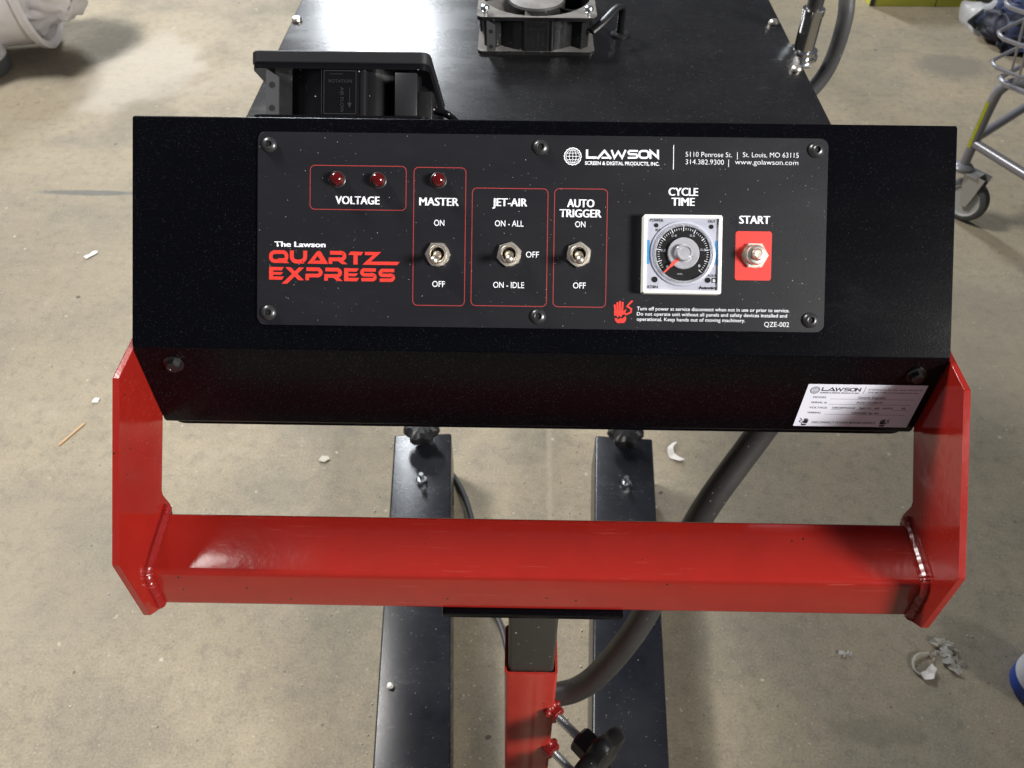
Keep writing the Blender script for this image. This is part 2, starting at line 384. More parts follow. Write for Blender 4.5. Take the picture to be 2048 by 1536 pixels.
_font_cache = {}
def text_mesh(s, weight):
    if "M" in s: weight = min(weight, 0.0)
    cu = bpy.data.curves.new("txt", 'FONT'); cu.body = s; cu.size = 1.0; cu.offset = weight
    cu.fill_mode = 'FRONT'; cu.dimensions = '2D'; cu.resolution_u = 3
    o = bpy.data.objects.new("txt", cu); COL.objects.link(o)
    dg = bpy.context.evaluated_depsgraph_get()
    me = bpy.data.meshes.new_from_object(o.evaluated_get(dg))
    bpy.data.objects.remove(o); bpy.data.curves.remove(cu)
    return me
def text(name, s, x0, x1, ymid, h, m, parent, Mw, weight=0.0, slope=0.0, shear=0.0, zoff=0.0, label=None, dbl=0.0):
    """fit the string between x0 and x1 (mm), cap height h (mm), centred on ymid"""
    me = text_mesh(s, weight)
    xs = [v.co.x for v in me.vertices]
    a, b = min(xs), max(xs)
    cap = 0.729 + 2 * weight * 0.6
    sx = (x1 - x0) / (b - a); sy = h / cap
    for v in me.vertices:
        X = x0 + (v.co.x - a) * sx; Y = ymid - h / 2 + v.co.y * sy
        X += shear * (Y - ymid); Y += slope * (X - (x0 + x1) / 2)
        v.co = Vector((X / 1000, Y / 1000, zoff / 1000))
    if dbl:
        b2 = bmesh.new(); b2.from_mesh(me); b3 = bmesh.new(); b3.from_mesh(me)
        for v in b2.verts: v.co.x -= dbl / 2000
        for v in b3.verts: v.co.x += dbl / 2000; v.co.z += 0.00001
        tmp = bpy.data.meshes.new("t"); b3.to_mesh(tmp); b2.from_mesh(tmp); b2.to_mesh(me); b2.free(); b3.free(); bpy.data.meshes.remove(tmp)
    me.materials.clear(); me.materials.append(m)
    me.name = name
    return link(bpy.data.objects.new(name, me), parent, Mw, label)

# ------------------------------------------------------------------ floor
bm = bmesh.new(); bmesh.ops.create_grid(bm, x_segments=1, y_segments=1, size=14)
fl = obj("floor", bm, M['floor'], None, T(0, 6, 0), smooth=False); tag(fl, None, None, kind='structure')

# ------------------------------------------------------------------ the flash dryer
root = thing("flash_dryer", "black and red steel flash curing heater with its control hood facing the viewer", "curing machine", (0, 0.6, 0))

# --- control hood (profile in YZ, extruded along X)
def yz_prism(bm, pts, x0, x1):
    prism(bm, pts, x0, x1, Matrix(((0, 0, 1, 0), (1, 0, 0, 0), (0, 1, 0, 0), (0, 0, 0, 1))))
def fillet(pts, r, n=4):
    out = []; m = len(pts)
    for i in range(m):
        rr = r[i] if isinstance(r, (list, tuple)) else r
        p, a, b = Vector(pts[i]), Vector(pts[i - 1]), Vector(pts[(i + 1) % m])
        if rr <= 0: out.append(tuple(p)); continue
        u = (a - p).normalized(); v = (b - p).normalized()
        ang = u.angle(v); t = min(rr / math.tan(ang / 2), (a - p).length * .45, (b - p).length * .45)
        for k in range(n + 1):
            s = k / n
            q = (p + u * t) * (1 - s) ** 2 + p * 2 * s * (1 - s) + (p + v * t) * s ** 2
            out.append(tuple(q))
    return out
TOP = (0.46383, 1.01889); BEND = (0.36545, 0.91829)
hood_prof = fillet([BEND, TOP, (0.560, 0.945), (0.600, 0.893), (0.600, 0.850), (0.3655, 0.8485)], [0.0022, 0.0014, 0.002, 0.002, 0.002, 0.0025])
bm = bmesh.new(); yz_prism(bm, hood_prof, -0.25, 0.25)
es = [e for e in bm.edges if abs(abs(e.verts[0].co.x) - 0.25) < 1e-5 and abs(e.verts[0].co.x - e.verts[1].co.x) < 1e-6]
bmesh.ops.bevel(bm, geom=es, offset=0.0006, segments=2, affect='EDGES')
hood = obj("control_hood", bm, M['hood'], root, label="black control hood with slanted face and upright lower lip")
# rounded lower corners and the thin turned flange seen below the lip
bm = bmesh.new(); prism(bm, rrect(-0.2455, 0.8455, 0.2455, 0.862, 0.008), 0.3672, 0.3695, Matrix(((1, 0, 0, 0), (0, 0, 1, 0), (0, 1, 0, 0), (0, 0, 0, 1))))
obj("inner_flange", bm, M['hood'], hood)

def hex_bolt(r, h, washer=True):
    bm = bmesh.new()
    if washer: lathe(bm, [(0, 0), (r * 1.45, 0), (r * 1.45, h * .18), (0, h * .18)], 24)
    pts = [(r * math.cos(PI / 3 * k), r * math.sin(PI / 3 * k)) for k in range(6)]
    prism(bm, pts, h * .18 if washer else 0, h * .85)
    lathe(bm, [(r * .86, h * .85), (r * .80, h), (r * .45, h), (r * .40, h * .93), (0, h * .93)], 24)
    return bm
M["dark_bolt"] = mat("black_painted_bolt", (0.012, 0.012, 0.013), 0.3)
hb_me = mesh_from(hex_bolt(0.0043, 0.0046), M["dark_bolt"])
for x, z, a in ((-0.2284, 0.9045, 0.2), (0.2342, 0.9038, 0.6)):
    obj("hex_bolt", hb_me, None, hood, basis((x, 0.3655, z), (1, 0, 0), (0, 0, 1), (0, -1, 0)) @ R(a, 'Z'))

# --- control panel plate, local frame: x right, y up the slope, z out of the face (metres; print in mm)
vv = Vector((0, 0.6991, 0.7150)).normalized(); nn = Vector((0, -vv.z, vv.y))
PF = basis((0, BEND[0], BEND[1]), (1, 0, 0), vv, nn)
PT = 0.0016
bm = bmesh.new(); prism(bm, rrect(-0.173, 0.0148, 0.172, 0.1315, 0.0045), 0, PT)
es = [e for e in bm.edges if e.verts[0].co.z > PT * .9 and e.verts[1].co.z > PT * .9]
bmesh.ops.bevel(bm, geom=es, offset=0.0003, segments=1, affect='EDGES')
panel = obj("control_panel", bm, M['panel'], root, PF, label="charcoal printed control panel with switches")
PP = PF @ T(0, 0, PT + 0.00006)
# panel screws : button heads with hex socket
bm = bmesh.new()
lathe(bm, [(0.0046, 0), (0.0047, 0.0006), (0.0042, 0.0015), (0.0032, 0.0022), (0.0022, 0.0025), (0.0019, 0.0024), (0.0018, 0.0010), (0, 0.0010)], 28)
sc_me = mesh_from(bm, M['blackox'])
bm = bmesh.new()
pts = [(0.0017 * math.cos(PI / 3 * k), 0.0017 * math.sin(PI / 3 * k)) for k in range(6)]
prism(bm, pts, 0.0002, 0.0013); so_me = mesh_from(bm, M['hole'], False)
for i, (x, y) in enumerate(((-166, 123.5), (-1.6, 124), (164.6, 124.5), (-165.8, 22.0), (-1.6, 22), (163.6, 22))):
    SM = PF @ T(x / 1000, y / 1000, PT) @ R(i * 0.7, 'Z')
    s = obj("panel_screw", sc_me, None, root, SM); obj("hex_socket", so_me, None, s, SM @ T(0, 0, 0.00008))
# printed outlines
def frame_print(x0, y0, x1, y1, r=3.0, wd=0.42):
    bm = bmesh.new()
    ringface(bm, rrect(x0 / 1000, y0 / 1000, x1 / 1000, y1 / 1000, r / 1000), rrect((x0 + wd) / 1000, (y0 + wd) / 1000, (x1 - wd) / 1000, (y1 - wd) / 1000, (r - wd) / 1000), 0)
    obj("printed_outline", bm, M['print_line'], panel, PP, smooth=False)
frame_print(-141.3, 84.9, -82.6, 111.8)
frame_print(-78.3, 27.6, -46.4, 111.4)
frame_print(-42.8, 27.9, 3.5, 99.4)
frame_print(7.1, 27.9, 39.5, 99.7)
PW = M['print_white']
def pt(s, x0, x1, y, h, wgt=0.0, m=None, **k):
    bold = wgt == B
    text("lettering", s, x0 + .23 * bold, x1 - .23 * bold, y, h, m or PW, panel, PP, wgt, dbl=k.pop("dbl", 0.46 * bold), **k)
B = 0.00011
pt("VOLTAGE", -125.7, -98.8, 91.0, 5.0, B)
pt("MASTER", -74.8, -50.7, 90.8, 5.0, B)
pt("ON", -65.6, -59.4, 78.0, 3.8, 0.004)
pt("OFF", -66.3, -58.6, 41.0, 3.8, 0.004)
pt("JET-AIR", -30.4, -9.2, 91.0, 5.0, B)
pt("ON - ALL", -28.7, -11.3, 78.2, 3.8, 0.004)
pt("OFF", -9.6, -1.7, 59.6, 3.8, 0.004)
pt("ON - IDLE", -29.2, -10.4, 41.0, 3.8, 0.004)
pt("AUTO", 14.9, 31.5, 91.0, 5.0, B)
pt("TRIGGER", 10.4, 35.9, 84.9, 5.0, B)
pt("ON", 20.0, 26.2, 78.3, 3.8, 0.004)
pt("OFF", 19.3, 27.0, 41.3, 3.8, 0.004)
pt("CYCLE", 76.1, 94.1, 98.7, 5.0, B)
pt("TIME", 78.0, 92.2, 92.7, 5.0, B)
pt("START", 119.2, 137.9, 82.4, 5.0, B)
pt("The Lawson", -162.5, -131.6, 63.9, 3.3, 0.012, dbl=0.35)
pt("SCREEN & DIGITAL PRODUCTS, INC.", 25.3, 70.3, 115.2, 2.3, 0.022)
pt("5110 Penrose St.", 86.0, 114.0, 121.2, 3.1, -0.009)
pt("|", 117.1, 117.4, 121.2, 3.6, -0.004)
pt("St. Louis, MO 63115", 120.6, 154.2, 121.4, 3.1, -0.009)
pt("314.382.9300", 86.1, 109.2, 116.7, 3.1, -0.009)
pt("|", 111.9, 112.2, 116.7, 3.6, -0.004)
pt("www.golawson.com", 115.9, 154.0, 117.0, 3.1, -0.009)
pt("Turn off power at service disconnect when not in use or prior to service.", 58.4, 150.9, 27.8, 2.25, 0.006)
pt("Do not operate unit without all panels and safety devices installed and", 58.4, 149.5, 24.6, 2.25, 0.006)
pt("operational. Keep hands out of moving machinery.", 58.4, 124.2, 21.4, 2.25, 0.006)
pt("QZE-002", 135.8, 150.9, 19.3, 3.1, -0.006)
bm = bmesh.new(); stroke(bm, [(0.0787, 0.1265), (0.0788, 0.1118)], 0.0004); obj("printed_rule", bm, PW, panel, PP, smooth=False)

# big drawn words: traced on the plate as mitred strokes, map() takes drawing units to metres
def mapper(o, a, b): return lambda P: [((o[0] + a[0] * x + b[0] * y) / 1000, (o[1] + a[1] * x + b[1] * y) / 1000) for x, y in P]
mq = mapper((-171.87, 69.30), (0.0447, 0.0006), (0.0002, -0.0445))
bm = bmesh.new(); k = 0.0447 / 1000
def st(P, wd, closed=False): stroke(bm, mq(P), wd * k, random.random() * 2e-6, closed)
def pg(P): polyface(bm, mq(P), 3e-6 + random.random() * 2e-6)
def rr_(x0, y0, x1, y1, r): return rrect(x0, y0, x1, y1, r, 5)
st(rr_(157, 237, 372, 360, 55), 50, True); pg([(250, 322), (338, 320), (408, 388), (330, 388)])
st([(444, 215), (444, 300)] + arcp(510, 300, 66, 180, 90, 5)[1:] + [(565, 366)] + arcp(563, 300, 63, 90, 0, 5) + [(626, 218)], 54)
pg([(655, 393), (786, 228), (815, 222), (838, 232), (742, 393 - 28), (722, 395)]); pg([(786, 228), (815, 222), (838, 230), (938, 398), (868, 398), (796, 292)]); pg([(757, 352), (850, 352), (900, 398), (722, 396)])
st([(965, 246), (1118, 250)] + arcp(1118, 292, 44, -90, 90, 7) + [(970, 336), (970, 398)], 50); pg([(1062, 352), (1135, 350), (1203, 404), (1128, 402)])
pg([(1247, 228), (1418, 236), (1385, 282), (1213, 274)]); st([(1312, 275), (1312, 406)], 58)
st([(1440, 256), (1605, 258), (1462, 388), (1880, 393)], 44)
pg([(1462, 408), (1880, 414), (1915, 371), (1560, 366)])
pg([(134, 438), (190, 438), (190, 613), (134, 613)]); pg([(134, 438), (336, 442), (306, 487), (134, 484)]); pg([(150, 508), (325, 511), (297, 546), (150, 544)]); pg([(134, 568), (338, 570), (310, 614), (134, 613)])
pg([(355, 443), (428, 443), (612, 622), (534, 620)]); pg([(540, 445), (612, 447), (380, 668), (305, 668)])
st([(642, 469), (798, 472)] + arcp(798, 515, 42, -90, 90, 7) + [(655, 557), (655, 621)], 50)
st([(902, 474), (1062, 477)] + arcp(1062, 520, 42, -90, 90, 7) + [(912, 562), (912, 627)], 50); pg([(1005, 582), (1080, 578), (1138, 633), (1062, 631)])
pg([(1157, 456), (1214, 456), (1214, 632), (1157, 632)]); pg([(1157, 456), (1358, 460), (1326, 504), (1157, 502)]); pg([(1180, 526), (1347, 529), (1316, 566), (1180, 563)]); pg([(1157, 586), (1362, 590), (1332, 635), (1157, 632)])
for dx, dy in ((0, 0), (250, 7)):
    st([(1590 + dx, 482 + dy), (1432 + dx, 480 + dy)] + arcp(1432 + dx, 514 + dy, 33, -90, -270, 6) + [(1545 + dx, 549 + dy)] + arcp(1545 + dx, 580 + dy, 33, -90, 90, 6) + [(1392 + dx, 612 + dy)], 46)
obj("lettering", bm, M['print_red'], panel, PP, smooth=False)

def lawson(bm, f, s):
    def st_(P, wd=14, closed=False): stroke(bm, f(P), wd * s, random.random() * 2e-6, closed)
    st_([(285, 137), (285, 192), (352, 192)], 15)
    st_([(356, 201), (404, 146), (449, 201)], 15); st_([(384, 193), (440, 193)], 12)
    st_([(452, 140), (472, 194), (498, 152), (524, 194), (548, 140)], 13)
    st_([(632, 147), (578, 146)] + arcp(578, 158, 11, -90, -270, 5) + [(618, 170)] + arcp(618, 182, 11, -90, 90, 5) + [(562, 194)], 13)
    st_(rr_(642, 147, 704, 194, 20), 14, True)
    st_([(717, 201), (717, 148), (768, 192), (768, 139)], 14)
def globe(bm, f, s, cx_, cy_, r):
    def c_(rx_, ry_, wd, n=36, x=0): stroke(bm, f([(cx_ + rx_ * math.cos(2 * PI * k / n) + x, cy_ + ry_ * math.sin(2 * PI * k / n)) for k in range(n)]), wd * s, random.random() * 2e-6, True)
    n = 64
    stroke(bm, f([(cx_ + (r - 3 + (2.5 if k % 4 < 2 else 0)) * math.cos(2 * PI * k / n), cy_ + (r - 3 + (2.5 if k % 4 < 2 else 0)) * math.sin(2 * PI * k / n)) for k in range(n)]), 7 * s, 0, True)
    c_(r * .78, r * .78, 3.5); c_(r * .40, r * .76, 3.5)
    for x0, y0, x1, y1 in ((cx_, cy_ - r * .78, cx_, cy_ + r * .78), (cx_ - r * .78, cy_, cx_ + r * .78, cy_), (cx_ - r * .68, cy_ - r * .38, cx_ + r * .68, cy_ - r * .38), (cx_ - r * .68, cy_ + r * .38, cx_ + r * .68, cy_ + r * .38)):
        stroke(bm, f([(x0, y0), (x1, y1)]), 3.5 * s, 2e-6)
ml = mapper((0.934, 134.985), (0.0887, 0.0011), (0.0014, -0.0883))
bm = bmesh.new(); lawson(bm, ml, 0.0887 / 1000); obj("lettering", bm, PW, panel, PP, smooth=False)
bm = bmesh.new(); globe(bm, ml, 0.0887 / 1000, 188, 184, 58); obj("globe_emblem", bm, PW, panel, PP, smooth=False)
# hand and bolt warning mark, drawing units of the same tracing
def hand_mark(bm, f, s, flip=1):
    def g(P): return f([(535 + (x - 535) * flip, y) for x, y in P])
    def pg_(P): polyface(bm, g(P), random.random() * 2e-6)
    for x, y0 in ((476, 1196), (494, 1180), (512, 1172), (531, 1178)):
        stroke(bm, g([(x, y0), (x + (508 - x) * .18, 1248)]), 14 * s, 1e-6)
    pg_([(470, 1240), (540, 1238), (556, 1225), (548, 1262), (528, 1266), (520, 1284), (505, 1272), (498, 1288), (486, 1270), (474, 1276)])
    pg_([(476, 1288), (492, 1290), (500, 1300), (512, 1288), (530, 1292), (552, 1272), (556, 1300), (542, 1322), (495, 1324), (480, 1308)])
    stroke(bm, g([(598, 1170), (574, 1192), (562, 1208), (590, 1226), (588, 1248), (560, 1262), (545, 1262)]), 12 * s, 1e-6)
bm = bmesh.new(); hand_mark(bm, ml, 0.0887 / 1000); obj("warning_hand", bm, M['print_red'], panel, PP, smooth=False)
bm = bmesh.new(); prism(bm, rrect(0.1173, 0.0457, 0.1392, 0.0753, 0.0017), 0, 0.00015); obj("red_sticker", bm, M['red_sticker'], panel, PF @ T(0, 0, PT), smooth=False)

bm = bmesh.new()
for P in ([(115.2, 83.5), (113.6, 82.2), (115.6, 80.6), (117.0, 81.6), (117.6, 79.4), (116.2, 78.0)], [(116.2, 84.8), (118.2, 82.6), (117.6, 80.2), (118.4, 77.4), (118.0, 75.6)], [(114.0, 81.0), (114.8, 79.6)]):
    stroke(bm, [(x / 1000, y / 1000) for x, y in P], 0.0008, random.random() * 2e-6)
obj("peeled_mark", bm, M['print_black'], panel, PP, smooth=False)
# --- indicator lamps
for x, y in ((-124.4, 103.0), (-99.6, 102.8), (-63.2, 103.2)):
    il = obj("indicator_light", (lambda b: (lathe(b, [(0.0046, 0), (0.0050, 0.0004), (0.0050, 0.0010), (0.0046, 0.0013), (0, 0.0013)], 28), b)[1])(bmesh.new()), M['blackox'], root, PF @ T(x / 1000, y / 1000, PT))
    bm = bmesh.new()
    lathe(bm, [(0.0042, 0.0012), (0.0042, 0.0030), (0.0040, 0.0043), (0.0033, 0.0056), (0.0022, 0.0064), (0.0008, 0.0067), (0, 0.0067)], 28)
    obj("red_lens", bm, M['lens'], il, PF @ T(x / 1000, y / 1000, PT))
# --- toggle switches
def toggle(x, y, nrot, tx, ty):
    B0 = PF @ T(x / 1000, y / 1000, PT)
    bm = bmesh.new(); c = 0.0079
    pts6 = [(c * math.cos(PI / 3 * k), c * math.sin(PI / 3 * k)) for k in range(6)]
    outer = []
    for k in range(6):
        a, b = Vector(pts6[k]), Vector(pts6[(k + 1) % 6])
        for q in range(6): outer.append(a.lerp(b, q / 6))
    n = len(outer)
    inner = [Vector((0.0056 * math.cos(math.atan2(p.y, p.x)), 0.0056 * math.sin(math.atan2(p.y, p.x)))) for p in outer]
    mid = [p.lerp(i, 0.0) if p.length < 0.0071 else p * (0.0073 / p.length) for p, i in zip(outer, inner)]
    lv = [(outer, 0.0004), (outer, 0.0020), (mid, 0.0025), (inner, 0.0026), (inner, 0.0)]
    rg = [[bm.verts.new((p.x, p.y, z)) for p in P] for P, z in lv]
    for A, Bq in zip(rg, rg[1:]):
        for k in range(n): bm.faces.new((A[k], A[(k + 1) % n], Bq[(k + 1) % n], Bq[k]))
    sw = obj("toggle_switch", (lambda b: (lathe(b, [(0.0071, 0.0), (0.0071, 0.0004), (0.0050, 0.0005)], 28), b)[1])(bmesh.new()), M['steel'], root, B0)
    obj("hex_nut", bm, M['steel'], sw, B0 @ R(nrot, 'Z'), ang=28)
    bm = bmesh.new()
    lathe(bm, [(0.0055, 0), (0.0055, 0.0042), (0.0051, 0.0047), (0.0044, 0.0047), (0.0041, 0.0042), (0.0039, 0.0005)], 32)
    obj("bushing", bm, M['steel'], sw, B0)
    bm = bmesh.new(); lathe(bm, [(0.0039, 0.0004), (0, 0.0004)], 24); obj("bushing_well", bm, M['hole'], sw, B0)
    d = Vector((tx, ty, 1)).normalized()
    bm = bmesh.new()
    lathe(bm, [(0, 0.0004), (0.0026, 0.0008), (0.0029, 0.0025), (0.0023, 0.0045), (0.0016, 0.0060), (0.0017, 0.0085), (0.0022, 0.0115), (0.0026, 0.0138), (0.0026, 0.0150), (0.0021, 0.0164), (0.0011, 0.0172), (0, 0.0174)], 24)
    obj("bat_lever", bm, M['steel'], sw, B0 @ zto((0, 0, 0.0002), d))
toggle(-63.0, 58.6, 0.0, -0.06, -0.36)
toggle(-19.8, 59.2, 0.30, 0.03, -0.30)
toggle(22.4, 59.7, 0.38, 0.0, -0.34)
# --- start push button
Bp = PF @ T(0.1288, 0.0606, PT + 0.0002)
pbn = obj("push_button", (lambda b: (lathe(b, [(0.0074, 0), (0.0074, 0.0004), (0.005, 0.0005)], 28), b)[1])(bmesh.new()), M['steel'], root, Bp)
bm = bmesh.new(); c = 0.0082
prism(bm, [(c * math.cos(PI / 3 * k), c * math.sin(PI / 3 * k)) for k in range(6)], 0.0004, 0.0024)
bmesh.ops.bevel(bm, geom=[e for e in bm.edges if e.verts[0].co.z > .002 and e.verts[1].co.z > .002], offset=0.0005, segments=2, affect='EDGES')
obj("hex_nut", bm, M['steel'], pbn, Bp)
bm = bmesh.new(); lathe(bm, [(0.0060, 0.002), (0.0060, 0.0042), (0.0055, 0.0050), (0.0044, 0.0054), (0.0037, 0.0054), (0.0036, 0.004)], 32); obj("bushing", bm, M['steel'], pbn, Bp)
bm = bmesh.new(); lathe(bm, [(0.0033, 0.003), (0.0033, 0.0090), (0.0029, 0.0097), (0.0024, 0.0098), (0.0021, 0.0094), (0, 0.0093)], 28); obj("plunger", bm, M['steel'], pbn, Bp)
bm = bmesh.new(); box(bm, (0, -0.0050, 0.00256), (0.0016, 0.0005, 0.0003)); obj("nut_slot", bm, M['hole'], pbn, Bp, smooth=False)

# --- timer
TC = PF @ T(0.0840, 0.0600, PT)
def ring_solid(bm, outs, Mx=I4):
    rg = [[bm.verts.new(Mx @ Vector((p[0], p[1], z))) for p in P] for P, z in outs]
    n = len(rg[0])
    for A, Bq in zip(rg, rg[1:]):
        for k in range(n): bm.faces.new((A[k], A[(k + 1) % n], Bq[(k + 1) % n], Bq[k]))
bm = bmesh.new(); h = 0.0236; g = 0.0074
ring_solid(bm, [(rrect(-h, -h, h, h, .0014), 0), (rrect(-h, -h, h, h, .0014), g - .0008), (rrect(-h + .0003, -h + .0003, h - .0003, h - .0003, .0012), g - .0002), (rrect(-h + .0009, -h + .0009, h - .0009, h - .0009, .0010), g),
                (rrect(-h + .0021, -h + .0021, h - .0021, h - .0021, .0006), g), (rrect(-h + .0024, -h + .0024, h - .0024, h - .0024, .0005), g - .0014)])
timer = obj("cycle_timer", bm, M['ivory'], root, TC, label="square ivory timer with round black dial")
bm = bmesh.new(); prism(bm, rrect(-h + .0020, -h + .0020, h - .0020, h - .0020, .0005), g - .0035, g - .0013); obj("timer_face", bm, M['timer_face'], timer, TC, smooth=False)
TF = TC @ T(0, 0, g - 0.0012); TS = 0.0
for x in (-0.0204, 0.0204):
    bm = bmesh.new(); box(bm, (x, 0.0012, 0), (0.0016, 0.0142, 0.0002)); obj("blue_bar", bm, M['blue'], timer, TF, smooth=False)
def tt(s, x0, x1, y, hh, wg=0.01, m=None, z=0.12): text("lettering", s, x0, x1, y, hh, m or M['print_black'], timer, TF, wg, zoff=z)
tt("POWER", -19.7, -11.6, 20.2, 1.7); tt("OUT", 15.0, 19.6, 20.0, 1.7); tt("RUN", -16.2, -12.2, 14.4, 1.5)
tt("AT8N", -20.9, -14.2, -19.5, 1.8); tt("Autonics", 10.2, 21.0, -19.6, 1.9, 0.035); tt("MODE", 15.0, 21.2, -12.4, 1.6)
def disc(bm, x, y, r, z=0.0001, n=20): polyface(bm, [(x + r * math.cos(2 * PI * k / n), y + r * math.sin(2 * PI * k / n)) for k in range(n)], z)
for x, y, r in ((-15.8, 17.1, 1.25), (17.1, 16.7, 1.3), (-16.2, -15.2, 1.75), (15.6, -15.2, 1.65)):
    bm = bmesh.new(); lathe(bm, [(r / 1000, .00004), (r / 1000, .0003), (r * .8 / 1000, .0003), (r * .7 / 1000, .00012), (0, .00012)], 20, T(x / 1000, y / 1000, 0)); obj("timer_screw", bm, M['print_black'], timer, TF)
bm = bmesh.new(); polyface(bm, [(p[0], p[1]) for p in rrect(.0179, -.0167, .0209, -.0138, .0001, 1)], 0.0001); obj("mode_window", bm, M['print_black'], timer, TF, smooth=False)
tt("B", 18.6, 20.1, -15.3, 1.9, 0.01, PW, 0.2)
DC = TF @ T(0.0004, 0.0004, 0)
bm = bmesh.new(); lathe(bm, [(0.0196, 0.0), (0.0193, 0.0010), (0.0180, 0.0015), (0.0166, 0.0016), (0.0162, 0.0008), (0.0162, 0.0)], 64); obj("dial_bezel", bm, M['timer_face'], timer, DC)
bm = bmesh.new(); lathe(bm, [(0.0165, 0.0005), (0.0165, 0.0007), (0, 0.0007)], 64); obj("dial", bm, M['dial_black'], timer, DC)
bm = bmesh.new()
for i in range(51):
    a = math.radians(225 - 270 * i / 50); r0 = 0.0141 if i % 5 else 0.0134; r1 = 0.0153 if i % 5 else 0.0163
    wd = 0.00024 if i % 5 else 0.0004
    if i < 2: continue
    stroke(bm, [(r0 * math.cos(a), r0 * math.sin(a)), (r1 * math.cos(a), r1 * math.sin(a))], wd, 0.0008)
obj("dial_ticks", bm, M['print_white'], timer, DC, smooth=False)
DCP = DC @ T(0, 0, 0.00078)
for s, a in (("0", 219), ("0.2", 171), ("0.4", 118), ("0.6", 64), ("0.8", 12), ("1", -36), ("min", -98)):
    x = 12.1 * math.cos(math.radians(a)); y = 12.1 * math.sin(math.radians(a)); wd = 0.55 * len(s) + 0.15
    text("lettering", s, x - wd * .85, x + wd * .85, y, 1.5 if s != "min" else 1.3, M['timer_face'], timer, DCP, 0.004)
bm = bmesh.new(); lathe(bm, [(0.0094, 0.0007), (0.0094, 0.0024), (0.0090, 0.0029), (0.0074, 0.0030), (0.0056, 0.0026), (0.0050, 0.0032), (0.0049, 0.0058), (0.0045, 0.0063), (0.0038, 0.0064), (0.0032, 0.0058), (0, 0.0057)], 48)
obj("dial_knob", bm, M['knob_clear'], timer, DC)
bm = bmesh.new(); stroke(bm, [(-0.0040, -0.0040), (-0.0117, -0.0117)], 0.0010, 0.0034); stroke(bm, [(-0.0030, -0.0030), (-0.0078, -0.0078)], 0.0018, 0.00342)
obj("dial_pointer", bm, M['pointer'], timer, DC, smooth=False)
bm = bmesh.new(); lathe(bm, [(0.0178, 0.0016), (0.0178, 0.0021), (0.0172, 0.0024), (0.0165, 0.0022), (0.0164, 0.0016)], 64); obj("clear_ring", bm, M['clear'], timer, DC)

# --- serial label on the upright lip
LB = basis((0, 0.3655, 0), (1, 0, 0), (0, 0, 1), (0, -1, 0))
bm = bmesh.new(); prism(bm, rrect(0.1702, 0.8543, 0.2455, 0.8944, 0.0003, 1), 0, 0.00012)
serial = obj("serial_label", bm, M['paper_label'], root, LB, smooth=False, label="white printed rating label stuck on the lower lip")
LP = LB @ T(0, 0, 0.00017)
def lt(s, x0, x1, y, hh, m=None, wg=0.0): text("lettering", s, x0, x1, 854.3 + y, hh, m or M['print_black'], serial, LP, wg, dbl=0.10)
X0 = 170.2
mw = lambda P: [((X0 + 9.2 + (x - 272) * 0.0497) / 1000, (854.3 + 35.6 - (y - 170) * 0.055) / 1000) for x, y in P]
bm = bmesh.new(); lawson(bm, mw, 0.052 / 1000); obj("lettering", bm, M['print_black'], serial, LP, smooth=False)
mg = lambda P: [((X0 + 5.4 + x * 0.05) / 1000, (854.3 + 34.6 - y * 0.055) / 1000) for x, y in P]
bm = bmesh.new(); globe(bm, mg, 0.05 / 1000, 0, 0, 58); obj("globe_emblem", bm, M['print_black'], serial, LP, smooth=False)
lt("SCREEN & DIGITAL PRODUCTS, INC.", X0 + 9.3, X0 + 34.2, 32.4, 1.1, wg=0.02)
lt("5110 Penrose St. | St. Louis, MO 63115", X0 + 39.0, X0 + 73.0, 35.8, 1.3, M['print_grey'])
lt("314.382.9300 | www.golawson.com", X0 + 39.5, X0 + 71.5, 33.2, 1.3, M['print_grey'])
lt("MODEL", X0 + 6.0, X0 + 14.6, 28.2, 1.7, M['print_grey']); lt("Quartz Express", X0 + 34.8, X0 + 52.2, 28.4, 2.0)
lt("SERIAL #", X0 + 6.0, X0 + 16.0, 23.3, 1.7, M['print_grey']); lt("AG611218219", X0 + 35.0, X0 + 51.5, 23.7, 1.9)
lt("VOLTAGE", X0 + 6.0, X0 + 17.6, 18.4, 1.8, M['print_grey']); lt("120/230", X0 + 21.0, X0 + 27.8, 18.5, 1.8)
lt("PHASE", X0 + 28.2, X0 + 35.8, 18.4, 1.8, M['print_grey']); lt("1ph", X0 + 38.7, X0 + 42.2, 18.5, 1.8, wg=0.01)
lt("Hz", X0 + 43.4, X0 + 46.0, 18.4, 1.7, M['print_grey']); lt("60", X0 + 48.4, X0 + 51.4, 18.5, 1.8)
lt("AMPS", X0 + 53.2, X0 + 60.0, 18.4, 1.8, M['print_grey']); lt("45", X0 + 65.6, X0 + 68.3, 18.6, 1.8, wg=0.01)
lt("WIRING", X0 + 6.0, X0 + 14.8, 13.5, 1.8, M['print_grey']); lt("120/230v 3p 4w", X0 + 35.0, X0 + 52.8, 13.6, 2.0)
lt("DISCONNECT POWER BEFORE SERVICE", X0 + 11.5, X0 + 53.4, 4.0, 2.1, M['print_grey'])
bm = bmesh.new()
for x0, x1, y in ((17.5, 70.5, 26.7), (17.7, 70.5, 21.7), (20.3, 27.5, 16.8), (37.2, 42.5, 16.8), (46.7, 52.0, 16.8), (60.8, 70.6, 16.7), (17.5, 70.2, 11.9)):
    stroke(bm, [((X0 + x0) / 1000, (854.3 + y) / 1000), ((X0 + x1) / 1000, (854.3 + y) / 1000)], 0.00022)
stroke(bm, [((X0 + 36.6) / 1000, .8861), ((X0 + 36.8) / 1000, .8928)], 0.00022)
obj("ruled_line", bm, M['print_black'], serial, LP, smooth=False)
